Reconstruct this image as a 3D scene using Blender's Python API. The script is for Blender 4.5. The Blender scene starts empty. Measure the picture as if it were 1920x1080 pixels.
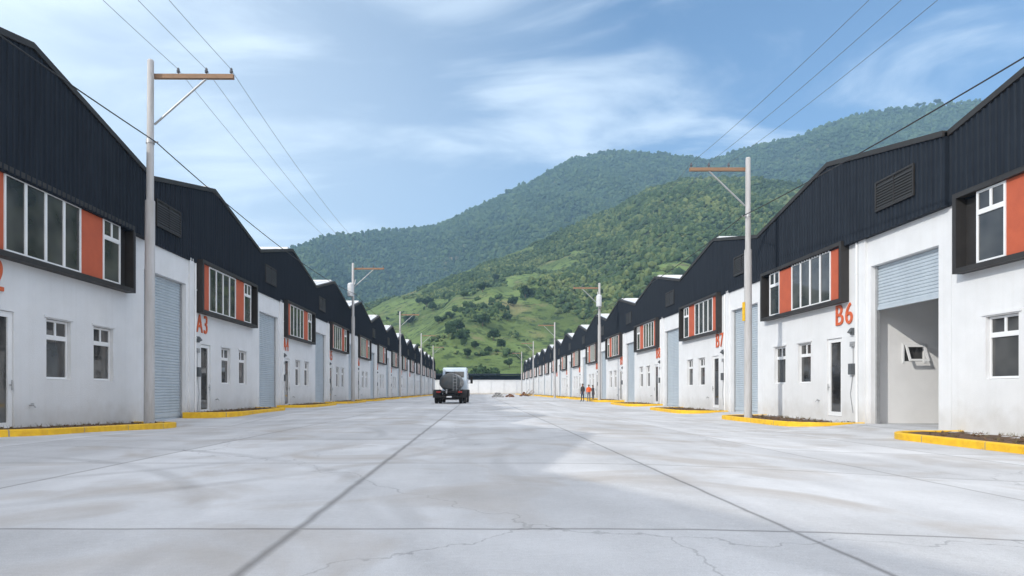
import bpy, bmesh, math, random
import numpy as np
from mathutils import Vector, Matrix
random.seed(7); rng = np.random.default_rng(11)
scene = bpy.context.scene
C = scene.collection

# ------------------------------------------------------------------ camera
FP = 1190.0                      # focal length in photograph pixels (1920 wide)
cam_d = bpy.data.cameras.new("camera"); cam = bpy.data.objects.new("camera", cam_d); C.objects.link(cam)
cam.location = (0, 0, 1.0); cam.rotation_euler = (math.radians(90), 0, 0)
cam_d.sensor_width = 36; cam_d.lens = FP/1920*36
cam_d.shift_x = (960-895)/1920; cam_d.shift_y = (733-540)/1920
cam_d.clip_start = 0.05; cam_d.clip_end = 9000
scene.camera = cam

# ------------------------------------------------------------------ light
LD = Vector((1, 0.75, -0.69)).normalized()          # direction the sunlight travels
SD = -LD
elev = math.asin(SD.z); azim = math.atan2(SD.x, SD.y)
w = bpy.data.worlds.new("World"); scene.world = w; w.use_nodes = True
nt = w.node_tree; N = nt.nodes; Lk = nt.links; N.clear()
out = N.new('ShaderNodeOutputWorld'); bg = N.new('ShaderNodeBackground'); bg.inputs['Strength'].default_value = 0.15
sky = N.new('ShaderNodeTexSky'); sky.sky_type = 'NISHITA'; sky.sun_disc = False
sky.sun_elevation = elev; sky.sun_rotation = azim; sky.altitude = 300
sky.air_density = 1.0; sky.dust_density = 0.6; sky.ozone_density = 2.0
tc = N.new('ShaderNodeTexCoord'); sep = N.new('ShaderNodeSeparateXYZ'); Lk.new(tc.outputs['Generated'], sep.inputs[0])
def wmath(op, a, b=None, clamp=False):
    m = N.new('ShaderNodeMath'); m.operation = op; m.use_clamp = clamp
    for i, v in enumerate((a, b)):
        if v is None: continue
        if isinstance(v, (int, float)): m.inputs[i].default_value = v
        else: Lk.new(v, m.inputs[i])
    return m.outputs[0]
zz = wmath('ADD', wmath('MAXIMUM', sep.outputs[2], 0.0), 0.16)
cx = wmath('DIVIDE', sep.outputs[0], zz); cy = wmath('DIVIDE', sep.outputs[1], zz)
comb = N.new('ShaderNodeCombineXYZ'); Lk.new(cx, comb.inputs[0]); Lk.new(cy, comb.inputs[1])
mp = N.new('ShaderNodeMapping'); mp.inputs['Scale'].default_value = (0.75, 1.5, 1); mp.inputs['Rotation'].default_value = (0, 0, 0.25)
mp.inputs['Location'].default_value = (5.4, 0.3, 0.0)
Lk.new(comb.outputs[0], mp.inputs[0])
n1 = N.new('ShaderNodeTexNoise'); n1.inputs['Scale'].default_value = 1.9; n1.inputs['Detail'].default_value = 10; n1.inputs['Roughness'].default_value = 0.53; n1.inputs['Distortion'].default_value = 0.5
Lk.new(mp.outputs[0], n1.inputs['Vector'])
cr = N.new('ShaderNodeMapRange'); cr.inputs['From Min'].default_value = 0.44; cr.inputs['From Max'].default_value = 0.70; cr.interpolation_type = 'SMOOTHSTEP'
Lk.new(n1.outputs[0], cr.inputs['Value'])
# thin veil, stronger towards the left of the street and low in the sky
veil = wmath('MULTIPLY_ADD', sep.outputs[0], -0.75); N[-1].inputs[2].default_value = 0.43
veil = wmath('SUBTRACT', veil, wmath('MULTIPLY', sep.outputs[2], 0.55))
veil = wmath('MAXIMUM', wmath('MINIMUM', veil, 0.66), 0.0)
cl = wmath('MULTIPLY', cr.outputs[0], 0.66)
# unseen bright cloud added overhead and behind the viewpoint, raising fill in the shade
fill_sky = N.new('ShaderNodeMapRange'); fill_sky.interpolation_type = 'SMOOTHSTEP'; fill_sky.inputs['From Min'].default_value = -0.15; fill_sky.inputs['From Max'].default_value = 0.55
Lk.new(wmath('SUBTRACT', wmath('MULTIPLY', wmath('MAXIMUM', wmath('SUBTRACT', sep.outputs[2], 0.45), 0.0), 1.8), sep.outputs[1]), fill_sky.inputs['Value'])
fill_sky_f = N.new('ShaderNodeMapRange'); fill_sky_f.inputs['To Min'].default_value = 0.0; fill_sky_f.inputs['To Max'].default_value = 0.85; Lk.new(fill_sky.outputs[0], fill_sky_f.inputs['Value'])
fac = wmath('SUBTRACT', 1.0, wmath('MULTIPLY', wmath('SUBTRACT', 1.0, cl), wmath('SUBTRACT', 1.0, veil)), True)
mixc = N.new('ShaderNodeMix'); mixc.data_type = 'RGBA'
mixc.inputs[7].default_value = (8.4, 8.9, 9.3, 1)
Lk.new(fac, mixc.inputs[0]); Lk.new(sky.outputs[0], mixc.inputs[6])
hs = N.new('ShaderNodeHueSaturation'); hs.inputs['Saturation'].default_value = 1.10; hs.inputs['Value'].default_value = 0.97
tint = N.new('ShaderNodeMix'); tint.data_type = 'RGBA'; tint.blend_type = 'MULTIPLY'; tint.inputs[0].default_value = 1.0; tint.inputs[7].default_value = (0.93, 0.97, 0.99, 1)
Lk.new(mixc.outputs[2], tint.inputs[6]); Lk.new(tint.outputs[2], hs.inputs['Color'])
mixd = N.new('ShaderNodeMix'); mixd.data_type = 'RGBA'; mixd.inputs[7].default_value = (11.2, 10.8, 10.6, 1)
Lk.new(fill_sky_f.outputs[0], mixd.inputs[0]); Lk.new(hs.outputs[0], mixd.inputs[6]); Lk.new(mixd.outputs[2], bg.inputs['Color']); Lk.new(bg.outputs[0], out.inputs[0])

sun_d = bpy.data.lights.new("sun", 'SUN'); sun = bpy.data.objects.new("sun", sun_d); C.objects.link(sun)
sun_d.energy = 3.2; sun_d.angle = math.radians(0.5); sun_d.color = (1.0, 0.955, 0.88)
sun.rotation_euler = LD.to_track_quat('-Z', 'Y').to_euler(); sun.location = (-60, -40, 60)
scene.view_settings.view_transform = 'Standard'; scene.view_settings.look = 'None'
scene.view_settings.exposure = 0.3; scene.view_settings.gamma = 1.0

# ------------------------------------------------------------------ materials
def mat(name, base, rough=0.7, metal=0.0, var=None, scale=3.0, bump=0.0, bscale=None, stretch=(1,1,1), spec=0.5, coat=0.0):
    """Procedural material: base colour broken up by noise towards var."""
    m = bpy.data.materials.new(name); m.use_nodes = True
    n = m.node_tree.nodes; l = m.node_tree.links; b = n['Principled BSDF']
    b.inputs['Roughness'].default_value = rough; b.inputs['Metallic'].default_value = metal
    b.inputs['Specular IOR Level'].default_value = spec; b.inputs['Coat Weight'].default_value = coat
    t = n.new('ShaderNodeTexCoord'); mpn = n.new('ShaderNodeMapping'); mpn.inputs['Scale'].default_value = stretch
    l.new(t.outputs['Object'], mpn.inputs[0])
    no = n.new('ShaderNodeTexNoise'); no.inputs['Scale'].default_value = scale; no.inputs['Detail'].default_value = 7; no.inputs['Roughness'].default_value = 0.6
    l.new(mpn.outputs[0], no.inputs['Vector'])
    if var is None: var = tuple(c*0.82 for c in base)
    r = n.new('ShaderNodeMapRange'); r.inputs['From Min'].default_value = 0.32; r.inputs['From Max'].default_value = 0.7
    l.new(no.outputs[0], r.inputs['Value'])
    mx = n.new('ShaderNodeMix'); mx.data_type = 'RGBA'; mx.inputs[6].default_value = (*base, 1); mx.inputs[7].default_value = (*var, 1)
    l.new(r.outputs[0], mx.inputs[0]); l.new(mx.outputs[2], b.inputs['Base Color'])
    if bump:
        nb = n.new('ShaderNodeTexNoise'); nb.inputs['Scale'].default_value = bscale or scale*8; nb.inputs['Detail'].default_value = 5
        l.new(t.outputs['Object'], nb.inputs['Vector'])
        bp = n.new('ShaderNodeBump'); bp.inputs['Strength'].default_value = bump; bp.inputs['Distance'].default_value = 0.03
        l.new(nb.outputs[0], bp.inputs['Height']); l.new(bp.outputs[0], b.inputs['Normal'])
    return m

def wall_mat():
    """Painted render: mottled, faint vertical rain streaks, splash dirt above the soil."""
    m = mat('wall_paint', (0.73, 0.74, 0.755), 0.85, var=(0.66, 0.67, 0.68), scale=0.9, bump=0.25, bscale=30)
    n = m.node_tree.nodes; l = m.node_tree.links; b = n['Principled BSDF']
    src = b.inputs['Base Color'].links[0].from_socket
    t = [x for x in n if x.type == 'TEX_COORD'][0]
    mp2 = n.new('ShaderNodeMapping'); mp2.inputs['Scale'].default_value = (1, 5.0, 0.22); l.new(t.outputs['Object'], mp2.inputs[0])
    s = n.new('ShaderNodeTexNoise'); s.inputs['Scale'].default_value = 1.0; s.inputs['Detail'].default_value = 6; l.new(mp2.outputs[0], s.inputs['Vector'])
    r = n.new('ShaderNodeMapRange'); r.inputs['From Min'].default_value = 0.5; r.inputs['From Max'].default_value = 0.8; r.inputs['To Max'].default_value = 0.2
    l.new(s.outputs[0], r.inputs['Value'])
    mx = n.new('ShaderNodeMix'); mx.data_type = 'RGBA'; mx.inputs[7].default_value = (0.54, 0.53, 0.51, 1)
    l.new(r.outputs[0], mx.inputs[0]); l.new(src, mx.inputs[6])
    sp = n.new('ShaderNodeSeparateXYZ'); l.new(t.outputs['Object'], sp.inputs[0])
    nz = n.new('ShaderNodeTexNoise'); nz.inputs['Scale'].default_value = 2.2; nz.inputs['Detail'].default_value = 8; l.new(t.outputs['Object'], nz.inputs['Vector'])
    a = n.new('ShaderNodeMath'); a.operation = 'MULTIPLY_ADD'; a.inputs[1].default_value = -1.1; l.new(nz.outputs[0], a.inputs[0]); l.new(sp.outputs[2], a.inputs[2])
    r2 = n.new('ShaderNodeMapRange'); r2.inputs['From Min'].default_value = -0.55; r2.inputs['From Max'].default_value = 0.15; r2.inputs['To Min'].default_value = 0.38; r2.inputs['To Max'].default_value = 0.0
    l.new(a.outputs[0], r2.inputs['Value'])
    mx2 = n.new('ShaderNodeMix'); mx2.data_type = 'RGBA'; mx2.inputs[7].default_value = (0.42, 0.38, 0.33, 1)
    l.new(r2.outputs[0], mx2.inputs[0]); l.new(mx.outputs[2], mx2.inputs[6]); l.new(mx2.outputs[2], b.inputs['Base Color'])
    return m

def concrete_mat():
    m = bpy.data.materials.new('road_concrete'); m.use_nodes = True
    n = m.node_tree.nodes; l = m.node_tree.links; b = n['Principled BSDF']; b.inputs['Roughness'].default_value = 0.8
    t = n.new('ShaderNodeTexCoord'); sp = n.new('ShaderNodeSeparateXYZ'); l.new(t.outputs['Object'], sp.inputs[0])
    def M(op, a, bb=None, c=None):
        x = n.new('ShaderNodeMath'); x.operation = op
        for i, v in enumerate((a, bb, c)):
            if v is None: continue
            if isinstance(v, (int, float)): x.inputs[i].default_value = v
            else: l.new(v, x.inputs[i])
        return x.outputs[0]
    wob = n.new('ShaderNodeTexNoise'); wob.inputs['Scale'].default_value = 1.7; wob.inputs['Detail'].default_value = 5; l.new(t.outputs['Object'], wob.inputs['Vector'])
    wv = M('MULTIPLY_ADD', wob.outputs[0], 0.05, -0.025)
    sx = M('DIVIDE', M('ADD', M('ADD', sp.outputs[0], 1.3), wv), 3.6); sy = M('DIVIDE', M('ADD', M('ADD', sp.outputs[1], -0.4), wv), 4.2)
    fx = M('FLOOR', sx); fy = M('FLOOR', sy)
    dx = M('MULTIPLY', M('MINIMUM', M('FRACT', sx), M('SUBTRACT', 1.0, M('FRACT', sx))), 3.6)
    dy = M('MULTIPLY', M('MINIMUM', M('FRACT', sy), M('SUBTRACT', 1.0, M('FRACT', sy))), 4.2)
    # the main construction joint at x=-1.3 is wider and darker
    main = M('ABSOLUTE', M('ADD', M('ADD', sp.outputs[0], 1.3), wv))
    jm = n.new('ShaderNodeMapRange'); jm.inputs['From Min'].default_value = 0.015; jm.inputs['From Max'].default_value = 0.055; jm.inputs['To Min'].default_value = 0.5; jm.inputs['To Max'].default_value = 0.0; l.new(main, jm.inputs['Value'])
    d = M('MINIMUM', dx, dy)
    j = n.new('ShaderNodeMapRange'); j.inputs['From Min'].default_value = 0.006; j.inputs['From Max'].default_value = 0.035; j.inputs['To Min'].default_value = 0.6; j.inputs['To Max'].default_value = 0.0; l.new(d, j.inputs['Value'])
    cv = n.new('ShaderNodeCombineXYZ'); l.new(fx, cv.inputs[0]); l.new(fy, cv.inputs[1])
    wn = n.new('ShaderNodeTexWhiteNoise'); l.new(cv.outputs[0], wn.inputs['Vector'])
    n1 = n.new('ShaderNodeTexNoise'); n1.inputs['Scale'].default_value = 0.35; n1.inputs['Detail'].default_value = 9; n1.inputs['Roughness'].default_value = 0.62; l.new(t.outputs['Object'], n1.inputs['Vector'])
    n2 = n.new('ShaderNodeTexNoise'); n2.inputs['Scale'].default_value = 22; n2.inputs['Detail'].default_value = 6; l.new(t.outputs['Object'], n2.inputs['Vector'])
    # tyre-worn bands along the street
    mpb = n.new('ShaderNodeMapping'); mpb.inputs['Scale'].default_value = (0.9, 0.035, 1); l.new(t.outputs['Object'], mpb.inputs[0])
    n3 = n.new('ShaderNodeTexNoise'); n3.inputs['Scale'].default_value = 1.2; n3.inputs['Detail'].default_value = 6; l.new(mpb.outputs[0], n3.inputs['Vector'])
    v = M('ADD', M('MULTIPLY_ADD', wn.outputs[0], 0.10, 0.50), M('MULTIPLY_ADD', n1.outputs[0], 0.50, -0.27))
    v = M('ADD', v, M('MULTIPLY_ADD', n2.outputs[0], 0.10, -0.05)); v = M('ADD', v, M('MULTIPLY_ADD', n3.outputs[0], 0.24, -0.13))
    # brown silt stains
    n4 = n.new('ShaderNodeTexNoise'); n4.inputs['Scale'].default_value = 0.55; n4.inputs['Detail'].default_value = 10; n4.inputs['Distortion'].default_value = 1.0; mpc = n.new('ShaderNodeMapping'); mpc.inputs['Location'].default_value = (7, 3, 1); l.new(t.outputs['Object'], mpc.inputs[0]); l.new(mpc.outputs[0], n4.inputs['Vector'])
    st = n.new('ShaderNodeMapRange'); st.inputs['From Min'].default_value = 0.50; st.inputs['From Max'].default_value = 0.68; st.inputs['To Max'].default_value = 0.6; l.new(n4.outputs[0], st.inputs['Value'])
    # broom texture, fine grit, oil drips and hairline cracks
    mpd = n.new('ShaderNodeMapping'); mpd.inputs['Scale'].default_value = (4, 90, 1); l.new(t.outputs['Object'], mpd.inputs[0])
    n5 = n.new('ShaderNodeTexNoise'); n5.inputs['Scale'].default_value = 1.0; n5.inputs['Detail'].default_value = 3; l.new(mpd.outputs[0], n5.inputs['Vector'])
    n6 = n.new('ShaderNodeTexNoise'); n6.inputs['Scale'].default_value = 120; n6.inputs['Detail'].default_value = 3; l.new(t.outputs['Object'], n6.inputs['Vector'])
    v = M('ADD', v, M('ADD', M('MULTIPLY_ADD', n5.outputs[0], 0.09, -0.045), M('MULTIPLY_ADD', n6.outputs[0], 0.30, -0.15)))
    vo = n.new('ShaderNodeTexVoronoi'); vo.inputs['Scale'].default_value = 0.8; l.new(t.outputs['Object'], vo.inputs['Vector'])
    spot = n.new('ShaderNodeMapRange'); spot.inputs['From Min'].default_value = 0.03; spot.inputs['From Max'].default_value = 0.16; spot.inputs['To Min'].default_value = 0.14; spot.inputs['To Max'].default_value = 0.0; l.new(M('ADD', vo.outputs['Distance'], M('MULTIPLY_ADD', n2.outputs[0], 0.12, -0.06)), spot.inputs['Value'])
    wv2 = n.new('ShaderNodeVectorMath'); wv2.operation = 'MULTIPLY_ADD'; wv2.inputs[1].default_value = (0.9, 0.9, 0.9); l.new(wob.outputs['Color'], wv2.inputs[0]); l.new(t.outputs['Object'], wv2.inputs[2])
    ck = n.new('ShaderNodeTexVoronoi'); ck.feature = 'DISTANCE_TO_EDGE'; ck.inputs['Scale'].default_value = 0.14; l.new(wv2.outputs[0], ck.inputs['Vector'])
    ckr = n.new('ShaderNodeMapRange'); ckr.inputs['From Min'].default_value = 0.0006; ckr.inputs['From Max'].default_value = 0.0022; ckr.inputs['To Min'].default_value = 0.14; ckr.inputs['To Max'].default_value = 0.0; l.new(ck.outputs['Distance'], ckr.inputs['Value'])
    v = M('SUBTRACT', v, M('ADD', M('MULTIPLY', spot.outputs[0], wn.outputs[0]), ckr.outputs[0]))
    # turning tyre marks left by trucks backing up to the shutters
    for (ax_, ay_, rr_) in ((9.5, 9.0, 9.2), (9.5, 9.0, 11.1), (-10.5, 13.5, 8.4), (-10.5, 13.5, 10.2), (7.5, 31.0, 7.6), (7.5, 31.0, 9.4), (-9.0, 3.0, 7.0), (-9.0, 3.0, 8.7)):
        qx = M('ADD', sp.outputs[0], -ax_); qy = M('ADD', sp.outputs[1], -ay_)
        dd = M('ABSOLUTE', M('SUBTRACT', M('SQRT', M('ADD', M('MULTIPLY', qx, qx), M('MULTIPLY', qy, qy))), rr_))
        tmk = n.new('ShaderNodeMapRange'); tmk.inputs['From Min'].default_value = 0.05; tmk.inputs['From Max'].default_value = 0.17; tmk.inputs['To Min'].default_value = 0.16; tmk.inputs['To Max'].default_value = 0.0; l.new(dd, tmk.inputs['Value'])
        tms = n.new('ShaderNodeMapRange'); tms.inputs['From Min'].default_value = 0.44; tms.inputs['From Max'].default_value = 0.66; l.new(n1.outputs[0], tms.inputs['Value'])
        v = M('SUBTRACT', v, M('MULTIPLY', tmk.outputs[0], tms.outputs[0]))
    col = n.new('ShaderNodeCombineColor'); l.new(M('MULTIPLY', v, 0.985), col.inputs[0]); l.new(v, col.inputs[1]); l.new(M('MULTIPLY', v, 1.03), col.inputs[2])
    m1 = n.new('ShaderNodeMix'); m1.data_type = 'RGBA'; m1.inputs[7].default_value = (0.36, 0.325, 0.29, 1); l.new(st.outputs[0], m1.inputs[0]); l.new(col.outputs[0], m1.inputs[6])
    m2 = n.new('ShaderNodeMix'); m2.data_type = 'RGBA'; m2.inputs[7].default_value = (0.09, 0.085, 0.08, 1); l.new(M('MAXIMUM', j.outputs[0], jm.outputs[0]), m2.inputs[0]); l.new(m1.outputs[2], m2.inputs[6])
    l.new(m2.outputs[2], b.inputs['Base Color'])
    bp = n.new('ShaderNodeBump'); bp.inputs['Strength'].default_value = 0.25; bp.inputs['Distance'].default_value = 0.02; l.new(n2.outputs[0], bp.inputs['Height']); l.new(bp.outputs[0], b.inputs['Normal'])
    return m

def foliage_mat(name, a, b_, c):
    m = bpy.data.materials.new(name); m.use_nodes = True
    n = m.node_tree.nodes; l = m.node_tree.links; b = n['Principled BSDF']; b.inputs['Roughness'].default_value = 0.75; b.inputs['Specular IOR Level'].default_value = 0.2
    g = n.new('ShaderNodeNewGeometry'); r = n.new('ShaderNodeValToRGB')
    e = r.color_ramp.elements; e[0].color = (*a, 1); e[1].color = (*c, 1); e.new(0.5).color = (*b_, 1)
    t = n.new('ShaderNodeTexCoord'); no = n.new('ShaderNodeTexNoise'); no.inputs['Scale'].default_value = 0.02; no.inputs['Detail'].default_value = 4; l.new(t.outputs['Object'], no.inputs['Vector'])
    ad = n.new('ShaderNodeMath'); ad.operation = 'MULTIPLY_ADD'; ad.inputs[1].default_value = 0.55; l.new(g.outputs['Random Per Island'], ad.inputs[0])
    a2 = n.new('ShaderNodeMath'); a2.operation = 'MULTIPLY_ADD'; a2.inputs[1].default_value = 1.3; a2.inputs[2].default_value = -0.45; l.new(no.outputs[0], a2.inputs[0]); l.new(a2.outputs[0], ad.inputs[2])
    l.new(ad.outputs[0], r.inputs[0]); l.new(r.outputs[0], b.inputs['Base Color'])
    return m

def glass_mat():
    m = bpy.data.materials.new('window_glass'); m.use_nodes = True
    n = m.node_tree.nodes; l = m.node_tree.links; b = n['Principled BSDF']
    b.inputs['Roughness'].default_value = 0.03; b.inputs['IOR'].default_value = 1.55; b.inputs['Specular IOR Level'].default_value = 0.6
    t = n.new('ShaderNodeTexCoord'); no = n.new('ShaderNodeTexNoise'); no.inputs['Scale'].default_value = 0.9; no.inputs['Detail'].default_value = 2; l.new(t.outputs['Object'], no.inputs['Vector'])
    r = n.new('ShaderNodeValToRGB'); r.color_ramp.elements[0].position = 0.35; r.color_ramp.elements[1].position = 0.65
    r.color_ramp.elements[0].color = (0.022, 0.023, 0.025, 1); r.color_ramp.elements[1].color = (0.085, 0.085, 0.083, 1)
    l.new(no.outputs[0], r.inputs[0]); l.new(r.outputs[0], b.inputs['Base Color'])
    bp = n.new('ShaderNodeBump'); bp.inputs['Strength'].default_value = 0.02; bp.inputs['Distance'].default_value = 0.05; l.new(no.outputs[0], bp.inputs['Height']); l.new(bp.outputs[0], b.inputs['Normal'])
    return m

def hill_mat(name, grass, dry, scrub, sc):
    m = bpy.data.materials.new(name); m.use_nodes = True
    n = m.node_tree.nodes; l = m.node_tree.links; b = n['Principled BSDF']; b.inputs['Roughness'].default_value = 0.9; b.inputs['Specular IOR Level'].default_value = 0.1
    t = n.new('ShaderNodeTexCoord')
    def noise(s, d, loc=(0,0,0)):
        mpn = n.new('ShaderNodeMapping'); mpn.inputs['Location'].default_value = loc; l.new(t.outputs['Object'], mpn.inputs[0])
        x = n.new('ShaderNodeTexNoise'); x.inputs['Scale'].default_value = s; x.inputs['Detail'].default_value = d; x.inputs['Roughness'].default_value = 0.62; l.new(mpn.outputs[0], x.inputs['Vector']); return x.outputs[0]
    def mixr(src, f0, f1, mn, mxv, A, B):
        r = n.new('ShaderNodeMapRange'); r.inputs['From Min'].default_value = f0; r.inputs['From Max'].default_value = f1; r.inputs['To Min'].default_value = mn; r.inputs['To Max'].default_value = mxv
        l.new(src, r.inputs['Value']); q = n.new('ShaderNodeMix'); q.data_type = 'RGBA'; l.new(r.outputs[0], q.inputs[0])
        for i, v in ((6, A), (7, B)):
            if isinstance(v, tuple): q.inputs[i].default_value = (*v, 1)
            else: l.new(v, q.inputs[i])
        return q.outputs[2]
    c = mixr(noise(0.014*sc, 9), 0.40, 0.60, 0, 1, grass, tuple(g*0.60 for g in grass))
    c = mixr(noise(0.022*sc, 10, (40, 9, 3)), 0.55, 0.70, 0, 0.75, c, dry)
    c = mixr(noise(0.16*sc, 8, (4, 19, 3)), 0.52, 0.60, 0, 0.85, c, scrub)
    c = mixr(noise(0.03*sc, 9, (90, 3, 70)), 0.60, 0.68, 0, 0.7, c, (0.27, 0.18, 0.13))
    l.new(c, b.inputs['Base Color'])
    bp = n.new('ShaderNodeBump'); bp.inputs['Strength'].default_value = 0.9; bp.inputs['Distance'].default_value = 2.5; l.new(noise(0.2*sc, 6), bp.inputs['Height']); l.new(bp.outputs[0], b.inputs['Normal'])
    return m

M_wall = wall_mat(); M_road = concrete_mat(); M_glass = glass_mat()
M_clad = mat('black_sheeting', (0.015, 0.020, 0.029), 0.65, 0.0, var=(0.022, 0.029, 0.040), scale=1.2, stretch=(1, 4, 0.4), spec=0.12)
M_trim = mat('charcoal_trim', (0.022, 0.020, 0.020), 0.6, var=(0.032, 0.030, 0.029), scale=2)
M_vent = mat('vent_steel', (0.05, 0.05, 0.05), 0.5, 0.3, scale=2)
M_roof = mat('white_roof_sheet', (0.72, 0.74, 0.76), 0.45, 0.1, var=(0.62, 0.63, 0.64), scale=0.6)
M_white = mat('white_aluminium', (0.80, 0.81, 0.82), 0.4, var=(0.74, 0.75, 0.76), scale=2)
M_orange = mat('orange_panel', (0.50, 0.105, 0.045), 0.65, var=(0.43, 0.088, 0.04), scale=2.5, bump=0.15)
M_shut = mat('roller_shutter', (0.50, 0.56, 0.61), 0.45, 0.15, var=(0.44, 0.50, 0.55), scale=1.0, stretch=(1, 2, 0.6))
M_steel = mat('galvanised_steel', (0.42, 0.43, 0.44), 0.45, 0.5, scale=5)
M_yellow = mat('yellow_kerb_paint', (0.85, 0.53, 0.015), 0.6, var=(0.68, 0.38, 0.02), scale=5, bump=0.3)
def chips(m):
    n = m.node_tree.nodes; l = m.node_tree.links; b = n['Principled BSDF']; src = b.inputs['Base Color'].links[0].from_socket
    g = n.new('ShaderNodeNewGeometry')
    x = n.new('ShaderNodeTexNoise'); x.inputs['Scale'].default_value = 2.6; x.inputs['Detail'].default_value = 11; x.inputs['Roughness'].default_value = 0.72; l.new(g.outputs['Position'], x.inputs['Vector'])
    r = n.new('ShaderNodeMapRange'); r.inputs['From Min'].default_value = 0.60; r.inputs['From Max'].default_value = 0.66; r.inputs['To Max'].default_value = 0.8; l.new(x.outputs[0], r.inputs['Value'])
    # cast-section joints every 2 m
    sp = n.new('ShaderNodeSeparateXYZ'); l.new(g.outputs['Position'], sp.inputs[0])
    a = n.new('ShaderNodeMath'); a.operation = 'PINGPONG'; a.inputs[1].default_value = 1.0; l.new(sp.outputs[1], a.inputs[0])
    c = n.new('ShaderNodeMath'); c.operation = 'LESS_THAN'; c.inputs[1].default_value = 0.012; l.new(a.outputs[0], c.inputs[0])
    mxx = n.new('ShaderNodeMath'); mxx.operation = 'MAXIMUM'; l.new(r.outputs[0], mxx.inputs[0]); l.new(c.outputs[0], mxx.inputs[1])
    q = n.new('ShaderNodeMix'); q.data_type = 'RGBA'; q.inputs[7].default_value = (0.33, 0.27, 0.19, 1); l.new(mxx.outputs[0], q.inputs[0]); l.new(src, q.inputs[6]); l.new(q.outputs[2], b.inputs['Base Color'])
chips(M_yellow)
M_weed = mat('dry_weeds', (0.12, 0.12, 0.04), 0.9, var=(0.20, 0.13, 0.06), scale=6)
M_soil = mat('planter_soil', (0.13, 0.075, 0.045), 0.95, var=(0.06, 0.04, 0.025), scale=6, bump=0.8, bscale=25)
M_pole = mat('pole_concrete', (0.50, 0.50, 0.51), 0.8, var=(0.38, 0.37, 0.36), scale=2, stretch=(3, 3, 0.4), bump=0.2)
M_wood = mat('crossarm_wood', (0.30, 0.18, 0.11), 0.8, var=(0.22, 0.14, 0.09), scale=5, stretch=(0.5, 6, 6))
M_cable = mat('cable_black', (0.03, 0.03, 0.033), 0.6)
M_wire = mat('bare_wire', (0.16, 0.18, 0.21), 0.5, 0.4)
M_int = mat('interior_plaster', (0.80, 0.80, 0.80), 0.9, var=(0.75, 0.75, 0.75), scale=1.3)
M_dark = mat('black_rubber', (0.02, 0.02, 0.021), 0.8, scale=6)
M_box = mat('meter_box', (0.10, 0.11, 0.12), 0.5, scale=4)

# ------------------------------------------------------------------ mesh helpers
def mk(name, bm, m, parent=None, smooth=False, mats=None, recalc=True):
    if recalc: bmesh.ops.recalc_face_normals(bm, faces=bm.faces[:])
    me = bpy.data.meshes.new(name); bm.to_mesh(me); bm.free()
    for x in (mats or [m]): me.materials.append(x)
    if smooth: me.polygons.foreach_set('use_smooth', [True]*len(me.polygons))
    o = bpy.data.objects.new(name, me); C.objects.link(o)
    if parent: o.parent = parent
    return o
def tag(o, label=None, cat=None, group=None, kind=None):
    if label: o['label'] = label
    if cat: o['category'] = cat
    if group: o['group'] = group
    if kind: o['kind'] = kind
    return o
def empty(name, loc, rz=0.0):
    o = bpy.data.objects.new(name, None); C.objects.link(o); o.location = loc; o.rotation_euler = (0, 0, rz); o.empty_display_size = 0.3
    return o
def box(bm, x0, x1, y0, y1, z0, z1, mi=0):
    v = [bm.verts.new((x, y, z)) for x in (x0, x1) for y in (y0, y1) for z in (z0, z1)]
    for f in ((0,1,3,2), (4,6,7,5), (0,4,5,1), (2,3,7,6), (0,2,6,4), (1,5,7,3)):
        bm.faces.new([v[i] for i in f]).material_index = mi
def tube(bm, p0, p1, r0, r1=None, seg=10, mi=0, caps=True):
    p0 = Vector(p0); p1 = Vector(p1); r1 = r0 if r1 is None else r1
    d = (p1-p0).normalized(); a = d.orthogonal().normalized(); b = d.cross(a)
    R = []
    for p, r in ((p0, r0), (p1, r1)):
        R.append([bm.verts.new(p + (a*math.cos(t)+b*math.sin(t))*r) for t in [2*math.pi*k/seg for k in range(seg)]])
    for k in range(seg):
        bm.faces.new((R[0][k], R[0][(k+1) % seg], R[1][(k+1) % seg], R[1][k])).material_index = mi
    if caps: bm.faces.new(R[0][::-1]).material_index = mi; bm.faces.new(R[1]).material_index = mi
def lathe(bm, prof, cx=0, cy=0, seg=16, mi=0, axis='Z'):
    rings = []
    for r, z in prof:
        ring = []
        for k in range(seg):
            t = 2*math.pi*k/seg; a, b = r*math.cos(t), r*math.sin(t)
            ring.append(bm.verts.new({'Z': (cx+a, cy+b, z), 'Y': (cx+a, z, cy+b), 'X': (z, cx+a, cy+b)}[axis]))
        rings.append(ring)
    for i in range(len(rings)-1):
        for k in range(seg):
            bm.faces.new((rings[i][k], rings[i][(k+1) % seg], rings[i+1][(k+1) % seg], rings[i+1][k])).material_index = mi
    bm.faces.new(rings[0][::-1]).material_index = mi; bm.faces.new(rings[-1]).material_index = mi
def copy_tree(o, parent=None):
    c = o.copy(); C.objects.link(c); c.parent = parent
    for ch in [x for x in KIDS.get(o, [])]: copy_tree(ch, c)
    return c
KIDS = {}
def index_kids():
    KIDS.clear()
    for o in bpy.data.objects:
        if o.parent: KIDS.setdefault(o.parent, []).append(o)
NB = bmesh.new

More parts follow.
